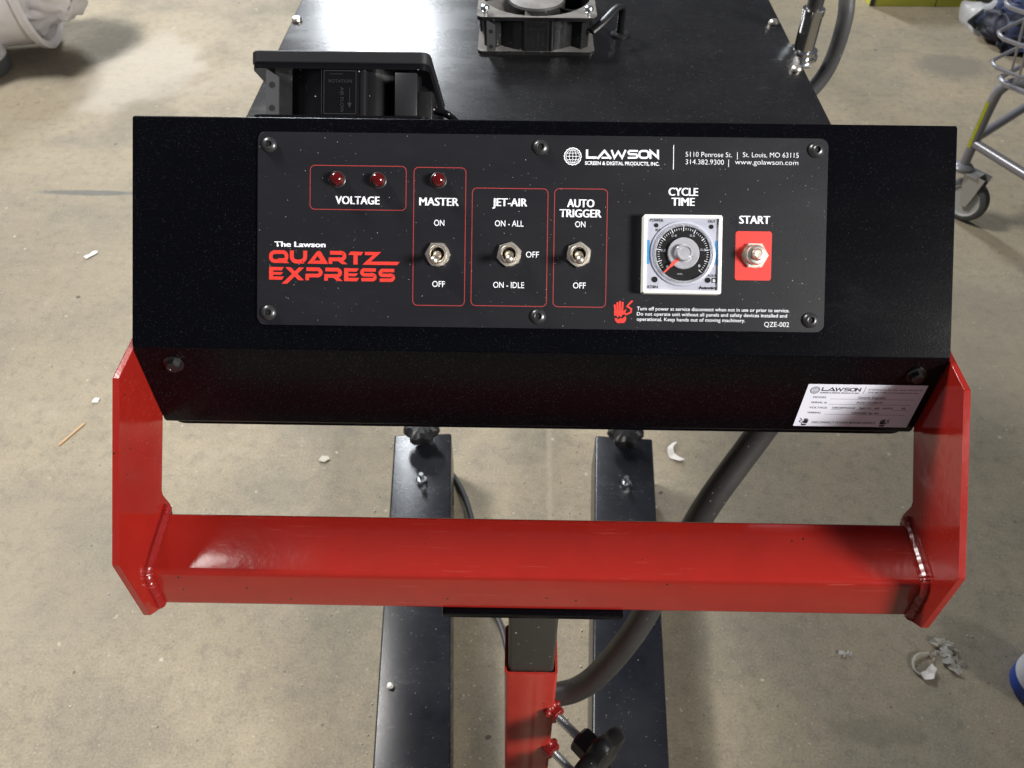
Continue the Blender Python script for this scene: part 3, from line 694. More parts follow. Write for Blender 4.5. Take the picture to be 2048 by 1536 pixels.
for xx, fl_ in ((5.0, -1), (58.5, 1)):
    mh = lambda P, xx=xx: [((X0 + xx + (x - 520) * 0.047) / 1000, (854.3 + 4.2 - (y - 1248) * 0.047) / 1000) for x, y in P]
    bm = bmesh.new(); hand_mark(bm, mh, 0.047 / 1000, fl_); obj("warning_hand", bm, M['print_black'], serial, LP, smooth=False)

# --- heater housing
bm = bmesh.new(); box(bm, (0.0017, 1.005, 0.8465), (0.5334, 0.85, 0.093), 0.0012, 2)
heater = obj("heater_housing", bm, M['heater'], root, label="wide flat black heater box")
bm = bmesh.new(); lathe(bm, [(0.0052, 0), (0.0055, 0.0012), (0.0050, 0.0030), (0.0036, 0.0042), (0, 0.0045)], 20)
hs = mesh_from(bm, M['steel'])
for x, y in ((-0.2590, 0.9060), (0.2600, 0.9140), (0.2600, 0.8030)):
    obj("cover_screw", hs, None, heater, T(x, y, 0.893))

# --- fans
def fan(Mw, body_m, guard, hubm, label):
    H = 0.038
    bm = bmesh.new()
    nseg = 6
    outer = rrect(-.0597, -.0597, .0597, .0597, .006, nseg)
    # densify
    def dens(P, k=8):
        o = []
        for i in range(len(P)):
            a = Vector(P[i]); b = Vector(P[(i + 1) % len(P)])
            q = k if (b - a).length > .02 else 1
            for j in range(q): o.append(a.lerp(b, j / q))
        return o
    O = dens(outer, 16)
    Rr = [Vector((.0565 * math.cos(math.atan2(p.y, p.x)), .0565 * math.sin(math.atan2(p.y, p.x)))) for p in O]
    for z0, z1 in ((0, .0036), (H - .0036, H)):
        ring_solid(bm, [(Rr, z0), (O, z0), (O, z1), (Rr, z1), (Rr, z0)])
    frame = obj("cooling_fan", bm, body_m, root, Mw, label=label)
    # barrel with flat label pads and corner pillars
    prof = []
    for k in range(160):
        a = 2 * PI * k / 160
        q = (a + PI / 4) % (PI / 2) - PI / 4     # angle from the nearest side centre
        t = math.tan(q)
        r = 0.0585
        if abs(t) < 0.21: r = 0.0590 / math.cos(q)
        elif abs(t) > 0.80: r = min(0.0560 / math.cos(q), 0.0700)
        elif abs(t) > 0.5: r = 0.0580
        prof.append(Vector((r * math.cos(a), r * math.sin(a))))
    inn = [Vector((.0563 * math.cos(2 * PI * k / 160), .0563 * math.sin(2 * PI * k / 160))) for k in range(160)]
    bm = bmesh.new(); ring_solid(bm, [(inn, .0036), (prof, .0036), (prof, H - .0036), (inn, H - .0036), (inn, .0036)])
    obj("fan_barrel", bm, body_m, frame, Mw, ang=20)
    # hub + blades
    bm = bmesh.new(); lathe(bm, [(0.030, .004), (0.030, H - .006), (0.0285, H - .004), (0.020, H - .003), (0, H - .003)], 40)
    obj("fan_hub", bm, hubm, frame, Mw)
    for i in range(5):
        bm = bmesh.new(); a0 = 2 * PI * i / 5 + 0.55; nr, na = 5, 6
        gridv = []
        for r_ in range(nr + 1):
            rad = 0.0295 + (0.0545 - 0.0295) * r_ / nr; row = []
            for c_ in range(na + 1):
                s = c_ / na; a = a0 + s * (0.80 + 0.10 * r_ / nr) + 0.20 * (r_ / nr)
                z = H - .006 - s * (.024 - .004 * r_ / nr) + 0.002 * math.sin(PI * s)
                row.append(bm.verts.new((rad * math.cos(a), rad * math.sin(a), z)))
            gridv.append(row)
        for r_ in range(nr):
            for c_ in range(na): bm.faces.new((gridv[r_][c_], gridv[r_ + 1][c_], gridv[r_ + 1][c_ + 1], gridv[r_][c_ + 1]))
        bmesh.ops.solidify(bm, geom=list(bm.faces), thickness=0.0012)
        obj("fan_blade", bm, hubm, frame, Mw)
    return frame
F2 = T(0.0005, 0.8895, 0.8930)
f2 = fan(F2, M['fan_dusty'], False, M['fan_blade'], "open dusty fan on the heater top")
bm = bmesh.new(); lathe(bm, [(0.0026, 0), (0.0026, 0.0022), (0.0020, 0.0024), (0.0020, 0.0045), (0.0046, 0.0046), (0.0046, 0.0060), (0.0036, 0.0078), (0.0018, 0.0086), (0, 0.0088)], 20)
fs = mesh_from(bm, M['zinc'])
for x, y in ((-.0515, -.0515), (.0515, -.0515), (-.0515, .0515), (.0515, .0515)):
    obj("fan_screw", fs, None, f2, F2 @ T(x, y, .038))
vw = Vector((0, 0.7150, -0.6991)).normalized()
F1o = Vector((-0.1359, 0.5453, 1.0231)) - vv * 0.046 + vw * 0.0597
F1 = basis(F1o, (1, 0, 0), vw, vv) 
F1 = F1 if F1.to_3x3().determinant() > 0 else basis(F1o, (1, 0, 0), -vw, vv)
# local -y faces the viewer after this choice
F1 = basis(F1o, (1, 0, 0), vw, -vv) if False else basis(F1o, Vector((-1, 0, 0)), -vw, -vv) if False else F1
f1 = fan(F1, M['fan'], True, M['fan'], "glossy black fan with a framed cover behind the control hood")
bm = bmesh.new(); O = rrect(-.0605, -.0605, .0605, .0605, .007, 6)
O2 = rrect(-.0600, -.0600, .0600, .0600, .0065, 6)
Ii = [Vector((p[0], p[1])) * .86 for p in O]
ring_solid(bm, [(Ii, .0382), (O2, .0382), (O, .0388), (O, .0455), (O2, .0462), (Ii, .0462), (Ii, .0382)])
for k in range(-4, 5): box(bm, (k * .0115, 0, .0435), (.002, .105, .002))
obj("guard_frame", bm, M['fan_plastic'], f1, F1)
bm = bmesh.new(); prism(bm, rrect(-.058, -.058, .058, .058, .004, 3), -.022, -.0002); obj("fan_riser", bm, M['fan'], f1, F1)
def side_marks(Fm, parent, fy):
    """pillar block with two holes, moulded letters and terminal block on the side facing the viewer"""
    SB = Fm @ basis((0, fy, 0), (1, 0, 0), (0, 0, 1), (0, -1, 0))
    bm = bmesh.new(); prism(bm, [(-.0500, .0036), (-.0415, .0036), (-.0415, .0290), (-.0500, .0344)], -.002, 0.0)
    obj("pillar_pad", bm, M['fan_pad'], parent, SB)
    bm = bmesh.new(); lathe(bm, [(.0034, .0037), (.0034, .0343)], 20, T(.0148, 0, 0) @ Matrix(((1, 0, 0, 0), (0, 0, 1, 0), (0, -1, 0, -.0040), (0, 0, 0, 1))))
    obj("added_glint_rib", bm, M['fan_gloss'], parent, SB)  # added rib that catches light, standing in for a reflection on the barrel
    bm = bmesh.new()
    for y in (.0080, .0235): lathe(bm, [(.0021, .0002), (0, .0002)], 18, T(-.0458, y, 0))
    obj("pillar_holes", bm, M['hole'], parent, SB)
    bm = bmesh.new(); ringface(bm, rrect(-.0110, .0045, .0110, .0335, .0005, 2), rrect(-.0106, .0049, .0106, .0331, .0004, 2), 0.0003); obj("label_border", bm, M['emboss'], parent, SB, smooth=False)
    text("lettering", "ROTATION", -7.5, 8.0, 26.5, 2.2, M['emboss'], parent, SB @ T(0, 0, 0.0004), 0.0)
    text("lettering", "AIR FLOW", -10, 10, 0, 2.4, M['emboss'], parent, SB @ T(0.0015, 0.0140, 0.0004) @ R(-PI / 2, 'Z') @ Matrix.Diagonal((.85, 1, 1, 1)), 0.0)
    bm = bmesh.new(); stroke(bm, [(-.007, .0312), (.002, .0312)], .0003); stroke(bm, [(.0065, .022), (.0065, .010)], .0003); polyface(bm, [(.0050, .012), (.0080, .012), (.0065, .0085)]); stroke(bm, [(-.0125, .004), (-.0125, .034)], .0003)
    obj("moulded_arrow", bm, M['emboss'], parent, SB @ T(0, 0, .0004), smooth=False)
side_marks(F1, f1, -.0592)
side_marks(F2, f2, -.0592)
bm = bmesh.new(); box(bm, (.0445, -.055, .018), (.0150, .010, .029), .0008); obj("terminal_block", bm, M['fan_plastic'], f1, F1)
bm = bmesh.new(); box(bm, (.0570, -.048, .0120), (.0100, .014, .020), .0012); obj("terminal_plug", bm, M['black_plastic'], f1, F1)
for i, dy in enumerate((0, .004)):
    P = [F1 @ Vector(p) for p in ((.060, -.048 + dy, .012), (.070, -.046 + dy, .010), (.080, -.044, .002), (.086, -.045, -.010), (.088, -.050, -.026))]
    bm = bmesh.new(); tube(bm, catmull(P, 6), .0021, 10); obj("fan_wire", bm, M['fan'], f1)
# flat lead of the open fan into its grommet
P = [(0.056, 0.838, 0.914), (0.068, 0.848, 0.920), (0.080, 0.862, 0.9262), (0.087, 0.871, 0.9260), (0.0900, 0.877, 0.917), (0.0900, 0.880, 0.893)]
bm = bmesh.new(); tube(bm, catmull(P, 6), .0028, 10, sx=1.6); obj("fan_lead", bm, M['black_plastic'], f2)
bm = bmesh.new(); lathe(bm, [(0.010, 0), (0.010, .0015), (0.0085, .0028), (0.005, .003), (0, .003)], 24); obj("grommet", bm, M['black_plastic'], f2, T(0.090, 0.880, 0.893))
# cable gland on the right flank of the heater
bm = bmesh.new(); box(bm, (0.284, 0.880, 0.868), (0.022, 0.034, 0.003), .0006)
gl = obj("gland_bracket", bm, M['zinc'], root)
GM = T(0.2895, 0.884, 0.8695)
bm = bmesh.new(); lathe(bm, [(0, 0), (0.0165, 0), (0.0165, .003), (0.0125, .0032), (0.0125, .006), (0.0150, .0062), (0.0150, .009), (0.0108, .0095), (0.0108, .046), (0.0116, .0462), (0.0116, .052), (0.0085, .053), (0, .053)], 32)
obj("cable_gland", bm, M['chrome'], gl, GM, label="shiny round cable gland")

# --- red support frame
PTk = 0.0042
plate = fillet([(0.3413, 0.9155), (0.4300, 0.9155), (0.3720, 0.8600), (0.3285, 0.8180), (0.3320, 0.8000), (0.3160, 0.7620), (0.2770, 0.7605), (0.2625, 0.7750), (0.2625, 0.8355)], [0.0006, 0, 0.004, 0.004, 0.006, 0.006, 0.005, 0.001, 0.001], 3)
for sgn in (-1, 1):
    bm = bmesh.new(); yz_prism(bm, plate, 0.2506 * sgn, (0.2506 + PTk) * sgn)
    bmesh.ops.bevel(bm, geom=[e for e in bm.edges if abs(e.verts[0].co.x - e.verts[1].co.x) < 1e-6], offset=0.0005, segments=2, affect='EDGES')
    br = obj("side_bracket", bm, M['red'], root, label="red steel side plate at the %s end of the bar" % ("left" if sgn < 0 else "right"))
    # lumpy weld bead round the bar end
    base = [(0.3265, 0.8070), (0.3100, 0.8060), (0.2850, 0.8035), (0.2785, 0.8000), (0.2765, 0.7870), (0.2752, 0.7680)]
    P = catmull([(0.2498 * sgn, y - .0005, z - .0008) for y, z in base], 12)
    P = [p + Vector((0, random.uniform(-.0002, .0002), random.uniform(-.0002, .0002))) for p in P]
    bm = bmesh.new(); tube(bm, P, .004, 10, rad=lambda i: .0036 + .00022 * math.sin(i * 2.1) + random.uniform(-.00018, .00018)); obj("weld_bead", bm, M['red_weld'], br)
bm = bmesh.new()
sec = fillet([(0.3215, 0.8060), (0.3215, 0.7690), (0.2752, 0.7665), (0.2785, 0.8015)], [0.002, 0.003, 0.003, 0.0045], 5)
yz_prism(bm, sec, -0.2505, 0.2505)
bar = obj("cross_bar", bm, M['red'], root, label="red square steel tube across the front")
bm = bmesh.new(); box(bm, (-0.001, 0.298, 0.7635), (0.121, 0.052, 0.0055), 0.0008); obj("mounting_plate", bm, M['hood'], root, label="black flat plate under the red bar")
# --- post
bm = bmesh.new(); box(bm, (0.0003, 0.3037, 0.60), (0.0355, 0.0355, 0.322), 0.003, 3); obj("inner_post", bm, M['post_black'], root, label="black square inner tube")
def sq_tube(bm, c, s, wl, z0, z1, bev=.003):
    o = rrect(c[0] - s / 2, c[1] - s / 2, c[0] + s / 2, c[1] + s / 2, bev, 4); i = rrect(c[0] - s / 2 + wl, c[1] - s / 2 + wl, c[0] + s / 2 - wl, c[1] + s / 2 - wl, bev * .5, 4)
    ring_solid(bm, [(i, z0), (o, z0), (o, z1), (i, z1), (i, z0)])
bm = bmesh.new(); sq_tube(bm, (0.0003, 0.3037), 0.0413, 0.0020, 0.075, 0.6525); op = obj("outer_post", bm, M['red_post'], root, label="red square outer tube")
bm = bmesh.new(); box(bm, (0, 0.30, 0.055), (0.36, 0.08, 0.04), 0.003); obj("base_cross_member", bm, M['foot'], root)
ax = Vector((1, -1, 0)).normalized()
for zz, dr in ((0.5805, 0.0), (0.5010, 0.4)):
    o = Vector((0.0195, 0.2845, zz))
    Mk = zto(o, ax)
    bm = bmesh.new(); c = 0.0083
    prism(bm, [(c * math.cos(PI / 3 * k + dr), c * math.sin(PI / 3 * k + dr)) for k in range(6)], -.003, .0075)
    bmesh.ops.bevel(bm, geom=list(bm.edges), offset=0.0012, segments=3, affect='EDGES')
    obj("weld_nut", bm, M['red_weld'], op, Mk)
    bm = bmesh.new()
    for k in range(5):
        a = random.uniform(0, 6.28); bmesh.ops.create_icosphere(bm, subdivisions=2, radius=random.uniform(.003, .005), matrix=T(.0072 * math.cos(a), .0072 * math.sin(a), random.uniform(-.002, .001)))
    obj("weld_bead", bm, M['red_weld'], op, Mk)
    kn = obj("clamp_knob", (lambda b: (lathe(b, [(0, .030), (0.0095, .030), (0.0115, .032), (0.0120, .046), (0, .046)], 8), b)[1])(bmesh.new()), M['black_plastic'], root, Mk, ang=20)
    bm = bmesh.new(); pr = [(0.0035, .004)]
    z = .006
    while z < .034: pr += [(0.0040, z), (0.0034, z + .0006)]; z += .00125
    lathe(bm, pr, 20); obj("threaded_rod", bm, M['zinc'], kn, Mk, ang=60)
    bm = bmesh.new(); ns = 70
    outl = [((.0245 + .0038 * math.cos(5 * 2 * PI * k / ns)) * math.cos(2 * PI * k / ns), (.0245 + .0038 * math.cos(5 * 2 * PI * k / ns)) * math.sin(2 * PI * k / ns)) for k in range(ns)]
    sc_ = lambda s: [(p[0] * s, p[1] * s) for p in outl]
    ring_solid(bm, [(sc_(.3), .0455), (sc_(.90), .0455), (sc_(.97), .0475), (outl, .0510), (sc_(.98), .0550), (sc_(.90), .0585), (sc_(.5), .0605), (sc_(.02), .0605)])
    obj("knob_grip", bm, M['black_plastic'], kn, Mk @ R(0.25 + dr, 'Z'))

# --- feet
for sgn in (-1, 1):
    a = math.radians(3.6) * (1 if sgn < 0 else -1)
    Mf = T(0.110 * sgn + (0.0035 if sgn > 0 else -0.006), -0.10, 0) @ R(a, 'Z')
    bm = bmesh.new(); box(bm, (0, 0.54, 0.070), (0.1035, 1.08, 0.100), 0.0035, 3)
    ft = obj("base_foot", bm, M['foot'], root, Mf, label="long black square tube lying on the floor at the %s" % ("left" if sgn < 0 else "right"))
    bm = bmesh.new(); lathe(bm, [(0.0085, 0), (0.0085, .0015)], 20); prism(bm, [(0.0068 * math.cos(PI / 3 * k + .4), 0.0068 * math.sin(PI / 3 * k + .4)) for k in range(6)], .0005, .006); lathe(bm, [(0.0036, .006), (0.0036, .015), (0.003, .017), (0, .017)], 16)
    obj("foot_bolt", bm, M['zinc'], ft, Mf @ T(0.001, 0.972, 0.120) @ Matrix.Scale(1.25, 4))
    bm = bmesh.new(); lathe(bm, [(0.0042, 0), (0.0042, .040)], 16); kst = obj("adjuster_stem", bm, M['zinc'], ft, Mf @ T(0.000, 1.064, 0.120))
    bm = bmesh.new(); ns = 60
    outl = [((.0265 + .0035 * math.cos(6 * 2 * PI * k / ns)) * math.cos(2 * PI * k / ns), (.0265 + .0035 * math.cos(6 * 2 * PI * k / ns)) * math.sin(2 * PI * k / ns)) for k in range(ns)]
    ring_solid(bm, [(sc_(.05), .007), (sc_(.45), .007), (sc_(.6), .013), (sc_(.95), .018), (sc_(1.1), .026), (sc_(1.05), .036), (sc_(.75), .042), (sc_(.02), .043)])
    obj("adjuster_knob", bm, M['black_plastic'], ft, Mf @ T(0.000, 1.064, 0.120))
    bm = bmesh.new()
    for yy in (0.15, 0.95): lathe(bm, [(0, 0), (0.022, 0), (0.022, .012), (0.010, .016), (0.010, .0205), (0, .0205)], 20, T(0, yy, 0))
    obj("foot_pad", bm, M['black_plastic'], ft, Mf)

# ------------------------------------------------------------------ cables
P = [(0.235, 0.56, 0.88), (0.236, 0.525, 0.83), (0.2217, 0.4900, 0.7737), (0.197, 0.4713, 0.7224), (0.1578, 0.438, 0.663), (0.1308, 0.4118, 0.5963), (0.1035, 0.3856, 0.5297), (0.0735, 0.3689, 0.4722), (0.0502, 0.3645, 0.4404), (0.015, 0.3640, 0.415), (0.002, 0.358, 0.36), (0.003, 0.352, 0.22), (0.003, 0.35, 0.13)]
cable = obj("power_cable", (lambda b: (tube(b, catmull(P, 10), .0122, 20), b)[1])(bmesh.new()), M['rubber'])
tag(cable, "thick black power cable curving down from under the hood behind the red post", "cable")
P = [(-0.19, 1.09, .006), (-0.150, 1.00, .006), (-0.1180, 0.945, .006), (-0.0985, 0.8923, .006), (-0.0780, 0.8068, .006), (-0.0543, 0.7089, .006), (-0.031, 0.6501, .006), (-0.0184, 0.5861, .006), (-0.0094, 0.4993, .006), (0.0, 0.30, .006), (0.03, 0.0, .006)]
c2 = obj("thin_cable", (lambda b: (tube(b, catmull(P, 8), .0048, 12), b)[1])(bmesh.new()), M['rubber_grey'])
tag(c2, "thin grey cable lying on the floor beside the left foot", "cable")
P = [(0.2895, 0.884, 0.915), (0.2895, 0.884, 0.945), (0.2925, 0.890, 0.985), (0.315, 0.94, 1.10), (0.36, 1.15, 1.20), (0.4, 1.6, 1.15), (0.42, 2.3, 0.85), (0.44, 3.2, 0.35), (0.5, 3.9, 0.012), (0.6, 5.0, 0.012)]
c3 = obj("conduit_cable", (lambda b: (tube(b, catmull(P, 10), .0082, 16), b)[1])(bmesh.new()), M['rubber'])
tag(c3, "black cable rising out of the shiny gland beside the heater", "cable")
P = [(0.25, 0.862, 0.835), (0.272, 0.865, 0.824), (0.300, 0.878, 0.826), (0.3174, 0.8841, 0.8450), (0.325, 0.8867, 0.8713), (0.3250, 0.8857, 0.9101), (0.3245, 0.8998, 0.9395), (0.335, 0.96, 1.02), (0.40, 1.2, 1.10), (0.47, 1.7, 1.02), (0.52, 2.4, 0.7), (0.55, 3.2, 0.25), (0.6, 3.9, 0.012), (0.7, 5.0, 0.012)]
c4 = obj("rubber_cord", (lambda b: (tube(b, catmull(P, 10), .0083, 16), b)[1])(bmesh.new()), M['rubber_grey'])
tag(c4, "grey rubber cord looping beside the right edge of the heater", "cable")

# ------------------------------------------------------------------ shopping cart at the right
cart = thing("shopping_cart", "grey wire basket cart on swivel casters cut off by the right edge", "cart", (1.20, 1.90, 0))
bm = bmesh.new()
leg = [(1.1149, 1.8831, 0.150), (1.1146, 1.8831, 0.199), (1.1152, 1.8831, 0.310), (1.122, 1.880, 0.350), (1.150, 1.872, 0.366), (1.25, 1.84, 0.372), (1.55, 1.74, 0.372)]
tube(bm, catmull(leg, 8), 0.0125, 16); cf = obj("cart_frame", bm, M['cart'], cart)
for a, b in (((1.1149, 1.8831, 0.205), (1.45, 1.18, 0.205)), ((1.1160, 1.8860, 0.215), (1.62, 2.32, 0.215))):
    bm = bmesh.new(); tube(bm, [a, b], 0.0115, 14); obj("frame_rail", bm, M['cart'], cart)
bm = bmesh.new()
for k in range(2):
    z0, z1 = (.195, .258) if k == 0 else (.259, .315)
    P = [Vector((1.1146 - .0117, 1.8831 - .0055, z)) for z in (z0, z1)]
    d = Vector((.55, -.83, 0)) * .004
    vs = [bm.verts.new(p + s * d + Vector((0, 0, 0))) for p, s in ((P[0], -1), (P[0], 1), (P[1], 1), (P[1], -1))]; bm.faces.new(vs)
bmesh.ops.solidify(bm, geom=list(bm.faces), thickness=0.0008)
obj("reflective_strip", bm, M['yellow'], cart)
# caster
CB = T(1.1149, 1.8831, 0)
bm = bmesh.new(); lathe(bm, [(0, .162), (.010, .162), (.011, .150), (.020, .146), (.026, .140), (.026, .132), (.020, .128), (0, .128)], 24, CB); cs = obj("caster", bm, M['cart'], cart)
CWm = T(1.1350, 1.8400, 0.0500)
side = Vector((0.62, -0.78, 0)).normalized()  # roll direction
axl = Vector((0.78, 0.62, 0)).normalized()
WM = zto((1.146, 1.858, 0.058), axl)
def wheel_prof(r, w_): return [(0, -w_ * .35), (r * .62, -w_ * .35), (r * .66, -w_ * .5)]
bm = bmesh.new(); lathe(bm, [(.042, -.014), (.050, -.014), (.056, -.010), (.058, 0), (.056, .010), (.050, .014), (.042, .014)], 40, WM); obj("caster_tyre", bm, M['tyre'], cs)
bm = bmesh.new(); lathe(bm, [(0, -.013), (.012, -.013), (.014, -.009), (.038, -.009), (.041, -.014), (.044, -.014), (.044, .014), (.041, .014), (.038, .009), (.012, .010), (0, .013)], 36, WM); obj("caster_rim", bm, M['rim'], cs)
for s in (-1, 1):
    bm = bmesh.new(); prism(bm, [(-.026, .075), (.030, .075), (.018, .010), (.012, -.010), (-.004, -.012), (-.010, .008)], s * .019, s * .0165, T(1.146, 1.858, 0.058) @ basis((0, 0, 0), side * 1.0, (0, 0, 1), -axl if side.cross(Vector((0, 0, 1))).dot(axl) < 0 else axl))
    obj("caster_fork", bm, M['fork'], cs)
bm = bmesh.new(); box(bm, (0, 0, 0), (.058, .040, .004), .001, 2, T(1.131, 1.868, 0.132) @ R(math.atan2(side.y, side.x), 'Z')); obj("fork_crown", bm, M['fork'], cs)
# basket wires: rings with a rounded corner pointing left
dA = Vector((0.62, -0.78, 0)); dB = Vector((0.78, 0.62, 0))
rings = [((1.0219, 1.7884, 0.45), 1), ((0.9871, 1.7503, 0.53), 1), ((0.950, 1.7074, 0.61), 1), ((0.912, 1.664, 0.69), 1)]
for c_, _ in rings:
    c_ = Vector(c_) - (dA + dB) * 0.010; rc = 0.045
    P = [c_ + dA * 0.75, c_ + dA * 0.3] + [c_ + (dA * (1 - q / 6) ** 2 + dB * (q / 6) ** 2) * rc for q in range(7)] + [c_ + dB * 0.3, c_ + dB * 0.75]
    bm = bmesh.new(); tube(bm, catmull(P, 4), 0.0042, 10); obj("basket_wire", bm, M['cart_wire'], cart)
for d, n in ((dA, 9), (dB, 9)):
    for k in range(n):
        s = 0.035 + 0.055 * k
        b = Vector(rings[0][0]) + d * s + (dA + dB) * .02; t_ = Vector(rings[3][0]) + d * s + (dA + dB) * .02
        b2 = b + (b - t_) * 0.12
        bm = bmesh.new(); tube(bm, [t_, b2], 0.0028, 8); obj("basket_upright", bm, M['cart_wire'], cart)
bm = bmesh.new(); c0 = Vector((1.075, 1.845, 0.386))
P = [c0 + dA * 0.7, c0 + dA * 0.3] + [c0 + (dA * (1 - q / 6) ** 2 + dB * (q / 6) ** 2) * .045 for q in range(7)] + [c0 + dB * 0.3, c0 + dB * 0.7]
tube(bm, catmull(P, 6), 0.006, 10); obj("basket_base_wire", bm, M['cart_wire'], cart)

# ------------------------------------------------------------------ things standing far off on the floor
def crumple(bm, amp, sc, seed=0):
    for v in bm.verts:
        n = noise.noise_vector((v.co + Vector((seed, seed, 0))) * sc); n2 = noise.noise_vector((v.co + Vector((seed, 9, seed))) * sc * 2.7)
        v.co += n * amp + n2 * amp * .4
def cloth_mat(name, cols, sc):
    m = mat(name, cols[0], 0.6); p = coords(m)
    v = N(m, "ShaderNodeTexVoronoi"); v.inputs["Scale"].default_value = sc; L(m, p, v.inputs["Vector"])
    s = N(m, "ShaderNodeSeparateColor"); L(m, v.outputs["Color"], s.inputs[0])
    L(m, ramp(m, s.outputs[0], [(i / len(cols), c) for i, c in enumerate(cols)]), pb(m).inputs["Base Color"])
    for n_ in m.node_tree.nodes:
        if n_.type == 'VALTORGB': n_.color_ramp.interpolation = 'CONSTANT'
    return m
M['tarp'] = cloth_mat("blue_tarp", [(0.006, 0.008, 0.022), (0.006, 0.016, 0.014), (0.018, 0.028, 0.085), (0.035, 0.05, 0.12)], 12)
M['bagwhite'] = mat("white_bag_plastic", (0.80, 0.78, 0.80), 0.3, coat=0.3)
M['bagpale'] = mat('pale_bag_plastic', (0.42, 0.42, 0.43), 0.4)
M['greycloth'] = mat("grey_cloth", (0.10, 0.105, 0.11), 0.8)
bm = bmesh.new(); bmesh.ops.create_icosphere(bm, subdivisions=5, radius=1.0)
for v in bm.verts: v.co = Vector((v.co.x * .34, v.co.y * .20, max(v.co.z, -.3) * .13))
crumple(bm, .05, 9, 3); crumple(bm, .018, 26, 7)
for v in bm.verts: v.co.z = max(v.co.z, -0.055)
o = obj("folded_tarp", bm, M['tarp'], None, T(1.93, 2.93, 0.057), ang=180); tag(o, "blue and dark green crumpled tarp behind the wire cart", "tarp")
bm = bmesh.new(); bmesh.ops.create_icosphere(bm, subdivisions=4, radius=1.0)
for v in bm.verts: v.co = Vector((v.co.x * .10, v.co.y * .12, max(v.co.z, -.2) * .06))
crumple(bm, .035, 11, 5)
for v in bm.verts: v.co.z = max(v.co.z, -0.02)
o = obj("plastic_bag", bm, M['bagpale'], None, T(1.69, 3.07, 0.015), ang=180); tag(o, "crumpled pale plastic bag left of the blue tarp", "bag")
bm = bmesh.new(); bmesh.ops.create_icosphere(bm, subdivisions=4, radius=1.0)
for v in bm.verts: v.co = Vector((v.co.x * .36, v.co.y * .30, max(v.co.z, -.1) * .04))
crumple(bm, .04, 6, 8)
for v in bm.verts: v.co.z = max(v.co.z * .6, 0.0)
o = obj("grey_cloth", bm, M['greycloth'], None, T(1.98, 2.50, 0.001), ang=180); tag(o, "flat dark grey cloth on the floor under the wire cart", "cloth")
M['ybox'] = mat("yellow_green_card", (0.58, 0.60, 0.08), 0.55)
yb = thing("cardboard_box", "long yellow-green box on the floor at the top edge", "box", (1.50, 3.45, 0))
bm = bmesh.new(); box(bm, (1.505, 3.40, .075), (.40, .30, .15), .003); obj("box_body", bm, M['ybox'], yb)
bm = bmesh.new(); box(bm, (1.555, 3.249, .075), (.003, .002, .146)); box(bm, (1.315, 3.249, .075), (.018, .002, .146)); obj("box_seam", bm, M['print_grey'], yb)
M['dark_rug'] = mat("dark_mat", (0.035, 0.032, 0.036), 0.8)
bm = bmesh.new(); box(bm, (0, 0, .02), (.9, .5, .04), .006); o = obj("floor_mat", bm, M['dark_rug'], None, T(-1.72, 3.52, 0) @ R(0.09, 'Z')); tag(o, "dark flat mat at the top edge beyond the white tub", "mat")
bm = bmesh.new(); box(bm, (0, 0, .05), (.5, .4, .10), .01); o = obj("grey_case", bm, M['greycloth'], None, T(2.08, 3.50, 0)); tag(o, "dark grey case at the top right beyond the blue tarp", "case")
# white tub lying on its side with a bag in its mouth
M['tub'] = mat("milky_tub_plastic", (0.52, 0.50, 0.52), 0.4)
_p = coords(M['tub']); L(M['tub'], mixc(M['tub'], ramp(M['tub'], noise_n(M['tub'], _p, 9, 5), [(0.45, 0.0), (0.8, 0.5)]), (0.86, 0.84, 0.87), (0.55, 0.51, 0.47)), pb(M['tub']).inputs["Base Color"])
tub = thing("plastic_tub", "big milky white plastic tub lying on its side at the top left", "tub", (-1.9, 3.0, 0))
tax = Vector((0.97, 0.20, 0.03)).normalized(); TO = (-2.16, 2.70, 0.235)
TM = zto(TO, tax)
bm = bmesh.new(); lathe(bm, [(0, -.1), (.17, -.1), (.19, -.08), (.215, .40), (.217, .53), (.233, .535), (.235, .555), (.222, .56), (.21, .55), (.20, .40), (.17, .0)], 48, TM); obj("tub_wall", bm, M['tub'], tub)
bm = bmesh.new(); bmesh.ops.create_icosphere(bm, subdivisions=5, radius=1.0)
for v in bm.verts: v.co = Vector((v.co.x * .19, v.co.y * .19, v.co.z * .20))
crumple(bm, .030, 13, 2); crumple(bm, .008, 40, 4)
o = obj("tub_bag", bm, M['bagwhite'], None, zto(TO, tax) @ T(.035, 0, .52), ang=180); tag(o, "white crumpled plastic bag bulging out of the mouth of the tub", "bag")
pail = thing("plastic_pail", "pale grey round pail cut off by the left edge below the white tub", "pail", (-1.87, 2.60, 0))
PM = T(-1.845, 2.62, 0)
bm = bmesh.new(); lathe(bm, [(0, 0), (.125, 0), (.130, .004), (.134, .05), (.128, .052), (.136, .16), (.142, .165), (.142, .175), (.13, .175), (.12, .02), (0, .015)], 40, PM); obj("pail_wall", bm, M['tub'], pail)
bm = bmesh.new(); lathe(bm, [(.1345, .004), (.1352, .006), (.1365, .045), (.1360, .047)], 40, PM); obj("pail_band", bm, M['greycloth'], pail)
